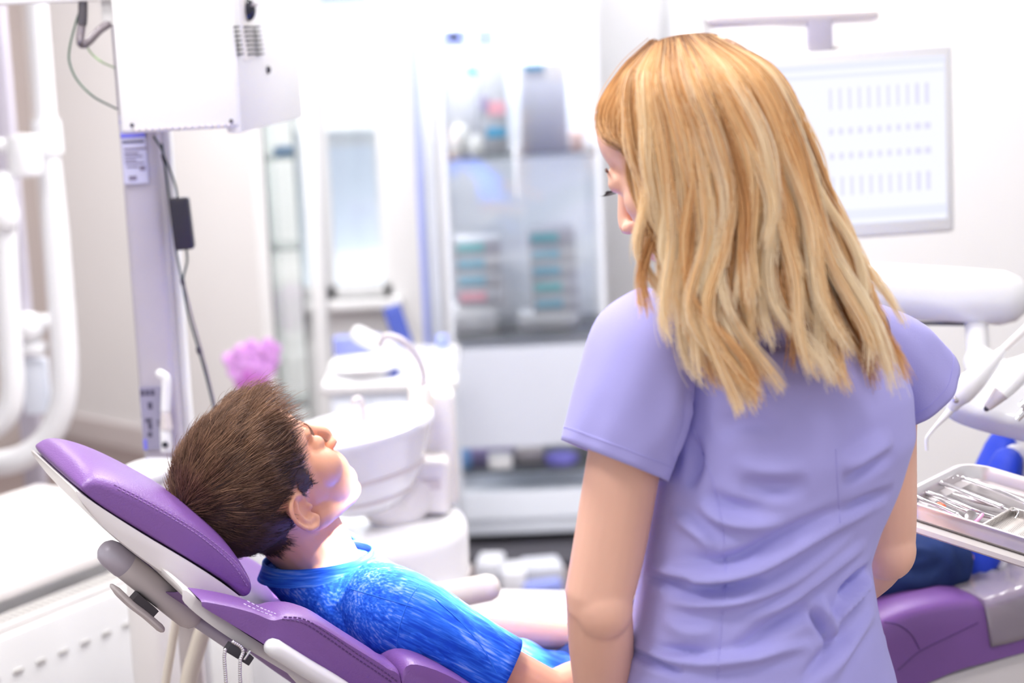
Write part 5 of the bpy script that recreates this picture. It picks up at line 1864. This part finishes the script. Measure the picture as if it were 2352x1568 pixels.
# ------------------------------------------------------------------ the woman
psi, the = math.radians(35), math.radians(27)
WF = np.array([-math.cos(psi) * math.cos(the), math.sin(psi) * math.cos(the), -math.sin(the)])
WU = np.array([-math.cos(psi) * math.sin(the), math.sin(psi) * math.sin(the), math.cos(the)])
WR = np.cross(WF, WU)
RW = np.stack([WR, WF, WU], 1)
WO = P(1602, 376, 1.99)
WK = 1.0
BT = math.radians(28)
BL = np.array([-math.cos(BT), -math.sin(BT), 0])     # her left
BF = np.array([-math.sin(BT), math.cos(BT), 0])      # her front
gw = G()
add_to(gw, xf(head_shapes(False), RW, WO, WK))
wl = lambda x, y, z: WO + RW @ np.array([x, y, z])
c7 = P(1765, 700, 1.985)
gw.tube(cr([wl(0, -.02, -.01), wl(0, -.03, -.07), c7 + BF * .02, c7 + [0, 0, -.06]], 5), cr([[.052], [.05], [.055], [.065]], 5)[:, 0], 20, rounded=True)
sL, sR = P(1478, 800, 1.945), P(2020, 845, 2.085)
eL, eR = P(1376, 1392, 1.93), P(2030, 1262, 2.12)
wrl = P(1398, 1790, 2.06)
wrr = P(1930, 1380, 2.30)
tc = [P(1745, 1568, 2.0), P(1736, 1440, 2.0), P(1731, 1310, 2.0), P(1775, 1150, 2.0), P(1808, 1000, 2.0), P(1795, 850, 2.0), P(1775, 760, 2.0)]
gw.tube(cr(tc[::-1], 4), cr([(.09, .05), (.125, .075), (.115, .08), (.11, .08), (.105, .075), (.115, .08), (.13, .09)], 4), 24, ref=BL, rounded=True)
for sh__, el, wr_, sd in ((sL, eL, wrl, -1), (sR, eR, wrr, 1)):
    gw.tube(cr([sh__ + (tc[-1] - sh__) * .3, sh__, sh__ * .6 + el * .4, sh__ * .25 + el * .75, el + [0, 0, .01]], 6), cr([[.036], [.040], [.0395], [.0385], [.0365]], 6)[:, 0], 22, rounded=True)
    gw.ell(el - BF * .008 + [0, 0, .002], (.032, .033, .036))
    gw.tube(cr([el + [0, 0, .008], el * .72 + wr_ * .28, wr_], 8), cr([[.0345], [.0345], [.0235]], 8)[:, 0], 20, rounded=True)
    d = nrm(wr_ - el)
    hand(gw, wr_ + d * .012, d + BF * .2, nrm(BL * (-sd) - BF * .2), .92, sd, 14)
# legs and feet (below the frame)
hz = .80
for sd in (1, -1):
    hp_ = tc[0] * [1, 1, 0] + BL * .085 * sd + [0, 0, .78]
    gw.tube(cr([hp_, hp_ * [1, 1, 0] + [0, 0, .46], hp_ * [1, 1, 0] + [0, 0, .08]], 5), cr([[.06], [.05], [.038]], 5)[:, 0], 16, rounded=True)
Vw, Fw = fuse(gw, .003, 3)
Vw = face_detail(Vw, RW, WO, WK, .005)
wom = obj('person', (Vw, Fw), 'skinw', None, 180, tc[0] * [1, 1, 0])
tag(wom, 'woman with long blonde hair in a lavender scrub top, seen from behind', 'person')
for sd in (1, -1):
    lashes('eyelashes', RW, WO, WK, sd, wom, 'lash', 18, .0085, .25, 1.0, .0150, .0003)
    brows('eyebrow', RW, WO, WK, sd, wom, 'brow', .0875)

# scrub top: body
gt = G()
rows = [(1748, 1760, 2.0, .172, .118), (1746, 1660, 2.0, .168, .115), (1745, 1568, 2.0, .157, .112), (1737, 1490, 2.0, .149, .108), (1733, 1420, 2.0, .141, .105), (1731, 1310, 2.0, .132, .100), (1748, 1230, 2.0, .135, .103),
        (1780, 1130, 2.0, .140, .108), (1812, 1020, 2.0, .141, .112), (1812, 920, 2.0, .138, .108), (1800, 840, 2.0, .132, .098), (1785, 770, 2.0, .112, .080)]
cs = [P(a, b, c) for a, b, c, _, _ in rows]
gt.loft([ring(c, None, BL, BF, r[3], r[4], 64, 2.25) for c, r in zip(cs, rows)], True)
for sh__, sd in ((sL, 1), (sR, -1)):
    a0 = c7 + [0, 0, -.02] + BL * .03 * sd
    gt.tube(cr([a0, a0 * .5 + sh__ * .5 + [0, 0, .012], sh__], 5), cr([[.050], [.051], [.042]], 5)[:, 0], 20, rounded=True)
gt.tube(cr([c7 + [0, 0, -.10], c7 + [0, 0, -.02]], 4), [(.09, .07), (.085, .068), (.08, .066), (.07, .06), (.06, .055)], 20, ref=BL, rounded=True)
Vt, Ft = fuse(gt, .004, 8)
Vt = undulate(Vt, Ft, .0012, 30, 11)
FO = [
    ([(1600, 1150), (1650, 1190), (1720, 1205), (1800, 1195)], .009, .006),
    ([(1620, 1130), (1680, 1160), (1760, 1170)], .009, -.004),
    ([(1540, 1180), (1600, 1220), (1640, 1260)], .009, .005),
    ([(1560, 1270), (1620, 1290), (1690, 1285), (1780, 1240), (1860, 1200), (1950, 1160)], .010, -.006),
    ([(1500, 1300), (1560, 1320), (1640, 1330), (1720, 1310), (1800, 1270), (1900, 1215), (2000, 1170)], .010, .007),
    ([(1480, 1320), (1540, 1335), (1600, 1335)], .007, -.007),
    ([(1520, 1355), (1600, 1358), (1680, 1345), (1760, 1318)], .009, -.008),
    ([(1520, 1375), (1600, 1385), (1700, 1375), (1800, 1340), (1880, 1290), (1960, 1235)], .010, .006),
    ([(1700, 1420), (1780, 1390), (1850, 1345), (1920, 1295), (1990, 1250)], .010, .006),
    ([(1690, 1500), (1760, 1450), (1830, 1410), (1860, 1390)], .011, -.007),
    ([(1480, 1500), (1560, 1512), (1640, 1520), (1730, 1508), (1800, 1490), (1870, 1480)], .008, .006),
    ([(1500, 1492), (1570, 1500), (1640, 1510)], .007, -.006),
    ([(1440, 1490), (1500, 1520), (1570, 1545)], .006, -.007),
    ([(1930, 1370), (1960, 1330), (1990, 1310)], .008, -.008),
    ([(1915, 1440), (1940, 1390), (1975, 1345), (2000, 1330)], .008, .008),
    ([(1860, 1400), (1890, 1440), (1915, 1490)], .007, -.006),
    ([(1880, 1370), (1900, 1420), (1920, 1480)], .008, .005),
    ([(1900, 1568), (1950, 1480), (2010, 1400)], .010, .005),
    ([(1840, 1568), (1890, 1510), (1950, 1440)], .010, -.005),
    ([(1940, 1080), (1980, 1050), (2050, 1010)], .012, .005),
    ([(1930, 1110), (1990, 1075), (2060, 1040)], .010, -.004),
    ([(1930, 1180), (1990, 1150), (2050, 1130)], .009, -.005),
    ([(1700, 1110), (1780, 1120), (1860, 1115)], .013, -.004),
    ([(1680, 1060), (1760, 1080), (1850, 1075)], .014, .004),
    ([(1590, 1000), (1600, 1060), (1580, 1120)], .010, -.006),
    ([(1640, 980), (1720, 970), (1800, 985)], .014, -.004),
    ([(1520, 1420), (1580, 1450), (1650, 1445)], .012, .004),
]
Vt = folds(Vt, Ft, [(p_, w_ * .8, a_ * 1.9) for p_, w_, a_ in FO])
topo = obj('scrub_top', (Vt, Ft), 'scrub', wom, 180)
hitT = caster(Vt, Ft)
for pth in ([(1592, 985), (1625, 1070), (1645, 1140), (1660, 1220), (1666, 1320), (1660, 1400), (1652, 1490), (1648, 1562)], [(1920, 1030), (1925, 1120), (1930, 1200)]):
    h = [hitT(x, y) for x, y in cr(pth, 8)]
    h = np.array([x for x in h if x is not None])
    obj('seam', G().tube(h, .0008, 6), 'scrub', topo)

# sleeves, open at the hem


def sleeve(cents, par, name, fold=None, extra=None, seed=1):
    C_ = cr([P(a, b, c) for a, b, c, *_ in cents], 6)
    A_ = cr([(q[3], q[4]) for q in cents], 6)
    Nn = cr([q[5] for q in cents], 6)
    rr_ = []
    rg = np.random.default_rng(seed)
    ph = rg.uniform(0, 6.28, 4)
    th = np.linspace(0, 2 * math.pi, 64, endpoint=False)
    for i, c in enumerate(C_):
        n = nrm(Nn[i])
        u = nrm(BL - n * np.dot(BL, n))
        v = np.cross(n, u)
        t = i / (len(C_) - 1)
        r_ = ring(c, None, u, v, A_[i][0], A_[i][1], 64)
        k = 1 + t * (.03 * np.sin(2 * th + ph[0]) + .018 * np.sin(5 * th + ph[1] + 3 * t) + .012 * np.sin(9 * th + ph[2] - 5 * t))
        rr_.append(c + (r_ - c) * k[:, None])
    g = open_tube(rr_, .0018)
    V_ = g.verts()
    if fold:
        V_ = folds(V_, g.F, fold)
    o = obj(name, (V_, g.F), 'scrub', par, 180)
    last = np.array(rr_[-3]) * .5 + np.array(rr_[-4]) * .5
    obj('hem_stitching', G().tube(np.vstack([last, last[:1]]), .0007, 5), 'scrub', par)
    return o


dn = np.array([0, 0, -1.0])
sleeve([(1520, 760, 1.955, .050, .060, dn * .3 + BL * .9), (1482, 800, 1.945, .056, .066, dn * .7 + BL * .6), (1460, 890, 1.935, .058, .066, dn + BL * .45), (1435, 985, 1.93, .058, .064, dn + BL * .5), (1412, 1058, 1.93, .0565, .062, dn + BL * .52)],
       topo, 'sleeve', [([(1560, 860), (1550, 950), (1515, 1040)], .012, .004), ([(1585, 900), (1580, 980), (1550, 1060)], .010, -.005)], seed=4)
sleeve([(1965, 790, 2.06, .050, .056, dn * .3 - BL * .9), (2035, 818, 2.08, .052, .060, dn * .6 - BL * .8), (2072, 850, 2.085, .052, .058, dn * .7 - BL * .75), (2112, 892, 2.085, .051, .056, dn * .72 - BL * .75)],
       topo, 'sleeve', [([(2030, 740), (2080, 790), (2130, 850), (2150, 900)], .012, .003)], seed=8)
# side slit / hem and trousers
hemc = [P(1748, 1760, 2.0)]
gtr = G()
gtr.loft([ring(tc[0] * [1, 1, 0] + [0, 0, z], None, BL, BF, a, b, 48, 2.2) for z, a, b in ((.90, .15, .1), (.80, .165, .115), (.72, .168, .12))], True)
for sd in (1, -1):
    hp_ = tc[0] * [1, 1, 0] + BL * .085 * sd
    gtr.tube(cr([hp_ + [0, 0, .78], hp_ + [0, 0, .46], hp_ + [0, 0, .035]], 6), cr([[.083], [.072], [.066]], 6)[:, 0], 24)
Vr, Fr = fuse(gtr, .006, 4)
obj('trousers', (Vr, Fr), 'scrub', wom, 180)
for sd in (1, -1):
    hp_ = tc[0] * [1, 1, 0] + BL * .085 * sd
    obj('clog', G().ell(hp_ + BF * .05 + [0, 0, .03], (.045, .12, .03), basis(x=BL, y=BF)), 'white', wom)

# long blonde hair: guide sheet from roots (v=0) to tips (v=1)
GU = [
    [(1500, 104, 1.955), (1448, 190, 1.925), (1448, 300, 1.905), (1470, 420, 1.895), (1496, 520, 1.90), (1512, 600, 1.895), (1498, 660, 1.885), (1462, 690, 1.875)],
    [(1512, 96, 1.955), (1485, 190, 1.90), (1500, 310, 1.88), (1515, 430, 1.875), (1522, 530, 1.875), (1530, 610, 1.87), (1560, 690, 1.86), (1600, 770, 1.85)],
    [(1530, 88, 1.955), (1530, 190, 1.89), (1560, 310, 1.868), (1580, 440, 1.86), (1580, 560, 1.86), (1575, 680, 1.85), (1620, 800, 1.84), (1690, 935, 1.838)],
    [(1552, 82, 1.96), (1580, 190, 1.885), (1625, 320, 1.862), (1648, 450, 1.855), (1640, 570, 1.852), (1640, 700, 1.842), (1670, 810, 1.838), (1710, 905, 1.838)],
    [(1575, 78, 1.96), (1640, 190, 1.885), (1700, 330, 1.862), (1722, 460, 1.856), (1715, 580, 1.852), (1720, 700, 1.845), (1745, 790, 1.842), (1770, 860, 1.842)],
    [(1598, 76, 1.965), (1700, 180, 1.90), (1770, 330, 1.873), (1800, 460, 1.866), (1815, 580, 1.860), (1850, 700, 1.852), (1880, 790, 1.85), (1905, 870, 1.85)],
    [(1618, 76, 1.97), (1740, 170, 1.925), (1815, 330, 1.90), (1860, 470, 1.89), (1895, 590, 1.88), (1935, 710, 1.868), (1965, 810, 1.862), (1990, 900, 1.862)],
    [(1632, 78, 1.98), (1762, 168, 1.955), (1842, 330, 1.94), (1895, 470, 1.93), (1945, 590, 1.92), (1990, 700, 1.90), (2025, 790, 1.89), (2050, 860, 1.885)],
    [(1640, 80, 1.995), (1765, 165, 1.995), (1850, 330, 1.995), (1905, 470, 1.985), (1960, 590, 1.97), (2010, 690, 1.955), (2040, 770, 1.945), (2060, 835, 1.94)],
]
NG, NV = len(GU), 28
GS = []
for gq in GU:
    c = cr([P(*q) for q in gq], 6)
    d = np.concatenate([[0], np.cumsum(np.linalg.norm(np.diff(c, axis=0), axis=1))])
    tt = np.linspace(0, d[-1], NV)
    GS.append(np.stack([np.interp(tt, d, c[:, i]) for i in range(3)], 1))
GS = np.array(GS)          # (NG, NV, 3)
fine = np.stack([cr(GS[:, j], 8) for j in range(NV)], 1)     # (NU, NV, 3)
NU = fine.shape[0]
inw = np.array([0, 1.0, 0])


def sheet(u):
    x = np.clip(u, 0, 1) * (NU - 1)
    i = np.minimum(x.astype(int), NU - 2)
    f = (x - i)[:, None, None]
    return fine[i] * (1 - f) + fine[i + 1] * f


# solid core behind the outer strands
core = fine[:, :int(NV * .74)]
front_ = core + np.array([0, .010, 0])
thick_ = np.interp(np.linspace(0, 1, core.shape[1]), [0, .12, .35, .6, 1], [.02, .06, .06, .02, .006])
back_ = core + np.array([0, .010, 0]) + thick_[None, :, None] * inw
gh = G()
nu_, nv_ = core.shape[:2]
ringsH = []
for j in range(nv_):
    ringsH.append(np.vstack([front_[:, j], back_[::-1, j]]))
gh.loft(ringsH, True)
gh.ell(wl(0, -.014, .047), (.077, .096, .083), RW, 32, 20)
Vh, Fh = fuse(gh, .004, 6)
# keep the face clear
Lh = (Vh - WO) @ RW
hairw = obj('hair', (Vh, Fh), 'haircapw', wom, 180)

nc = 170
uc_ = RNG.uniform(0, 1, nc)
ph_ = RNG.uniform(0, 6.28, (nc, 3))
am_ = RNG.uniform(.3, 1.0, nc)
len_ = np.where(RNG.uniform(0, 1, nc) < .5, RNG.uniform(.64, .84, nc), RNG.uniform(.85, 1.03, nc))
drift = RNG.normal(0, .014, nc)
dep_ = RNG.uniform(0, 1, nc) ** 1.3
HERO = 54
dep_[:HERO] = -.25
uc_[:HERO] = np.linspace(.02, .98, HERO) + RNG.normal(0, .008, HERO)
am_[:HERO] = RNG.uniform(.5, 1.15, HERO)
tn_ = np.clip(RNG.normal(.56, .22, nc) - .30 * dep_, .0, 1)  # deeper locks coloured darker, painting shade into the grooves
per = 100
allS, allT = [], []
v = np.linspace(0, 1, NV)
for c in range(nc):
    n = per
    spread = .020 * (1 - .62 * v) + .004
    du = RNG.normal(0, 1, n)
    u = np.clip(uc_[c] + du[:, None] * 0, 0, 1)[:, 0]
    base = sheet(np.clip(uc_[c] + du * .012, 0, 1))
    ctr = sheet(np.array([uc_[c]]))
    clump = np.clip(v * 1.25 - .1, 0, 1)[None, :, None] * .7
    S_ = base * (1 - clump) + ctr * clump
    wv = am_[c] * v ** 1.3
    off = np.zeros((NV, 3))
    off[:, 0] = drift[c] * v ** 2 + .014 * wv * np.sin(v * 10.5 + ph_[c, 0]) + .005 * wv * np.sin(v * 19 + ph_[c, 2])
    off[:, 1] = -.006 * wv * np.sin(v * 8.5 + ph_[c, 1]) + dep_[c] * .022 * np.clip(v * 5, 0, 1) - .004 * np.clip(v * 6, 0, 1) * (1 - dep_[c])
    rad = (.0082 - .0066 * v) * np.clip(v * 5 + .25, 0, 1)
    jx, jy = RNG.normal(0, .55, n), RNG.normal(0, .55, n)
    S_ = S_ + off[None]
    S_[:, :, 0] += jx[:, None] * rad[None]
    S_[:, :, 1] += jy[:, None] * rad[None] * .7
    fz = RNG.normal(0, 1, (n, 3)) * .004
    S_ += fz[:, None, :] * (v ** 3)[None, :, None]
    L_ = np.clip(len_[c] * RNG.uniform(.93, 1.03, n), .5, 1.05)
    # trim each strand to its own length
    vv = v[None] * L_[:, None]
    x = np.clip(vv * (NV - 1), 0, NV - 1.001)
    i0 = x.astype(int)
    fr = (x - i0)[..., None]
    ar_ = np.arange(n)[:, None]
    S_ = S_[ar_, i0] * (1 - fr) + S_[ar_, i0 + 1] * fr
    allS.append(S_)
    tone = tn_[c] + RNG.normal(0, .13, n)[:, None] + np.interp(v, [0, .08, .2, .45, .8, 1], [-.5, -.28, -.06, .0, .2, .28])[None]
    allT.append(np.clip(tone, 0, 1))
# front lock swept over the forehead and tucked back
FL = np.array([cr([P(*q) for q in gq], 5) for gq in (
    [(1502, 100, 1.96), (1440, 155, 1.965), (1392, 225, 1.972), (1378, 275, 1.975), (1392, 315, 1.96), (1430, 338, 1.935), (1475, 350, 1.91)],
    [(1506, 104, 1.955), (1455, 165, 1.945), (1415, 235, 1.94), (1405, 285, 1.94), (1420, 315, 1.93), (1450, 335, 1.915), (1480, 370, 1.90)],
    [(1508, 108, 1.95), (1470, 180, 1.925), (1438, 250, 1.915), (1432, 300, 1.912), (1445, 330, 1.905), (1468, 370, 1.90), (1490, 430, 1.895)])])
nf = 1500
uf = RNG.uniform(0, 2, nf)
i0 = np.minimum(uf.astype(int), 1)
Sf = FL[i0] * (1 - (uf - i0))[:, None, None] + FL[i0 + 1] * (uf - i0)[:, None, None]
Sf += RNG.normal(0, .0022, (nf, 1, 3)) + np.array([0, 1, 0]) * RNG.uniform(0, .02, nf)[:, None, None]
sx = np.linspace(0, Sf.shape[1] - 1.001, NV)
i0 = sx.astype(int)
Sf = Sf[:, i0] * (1 - (sx - i0))[None, :, None] + Sf[:, i0 + 1] * (sx - i0)[None, :, None]
allS.append(Sf)
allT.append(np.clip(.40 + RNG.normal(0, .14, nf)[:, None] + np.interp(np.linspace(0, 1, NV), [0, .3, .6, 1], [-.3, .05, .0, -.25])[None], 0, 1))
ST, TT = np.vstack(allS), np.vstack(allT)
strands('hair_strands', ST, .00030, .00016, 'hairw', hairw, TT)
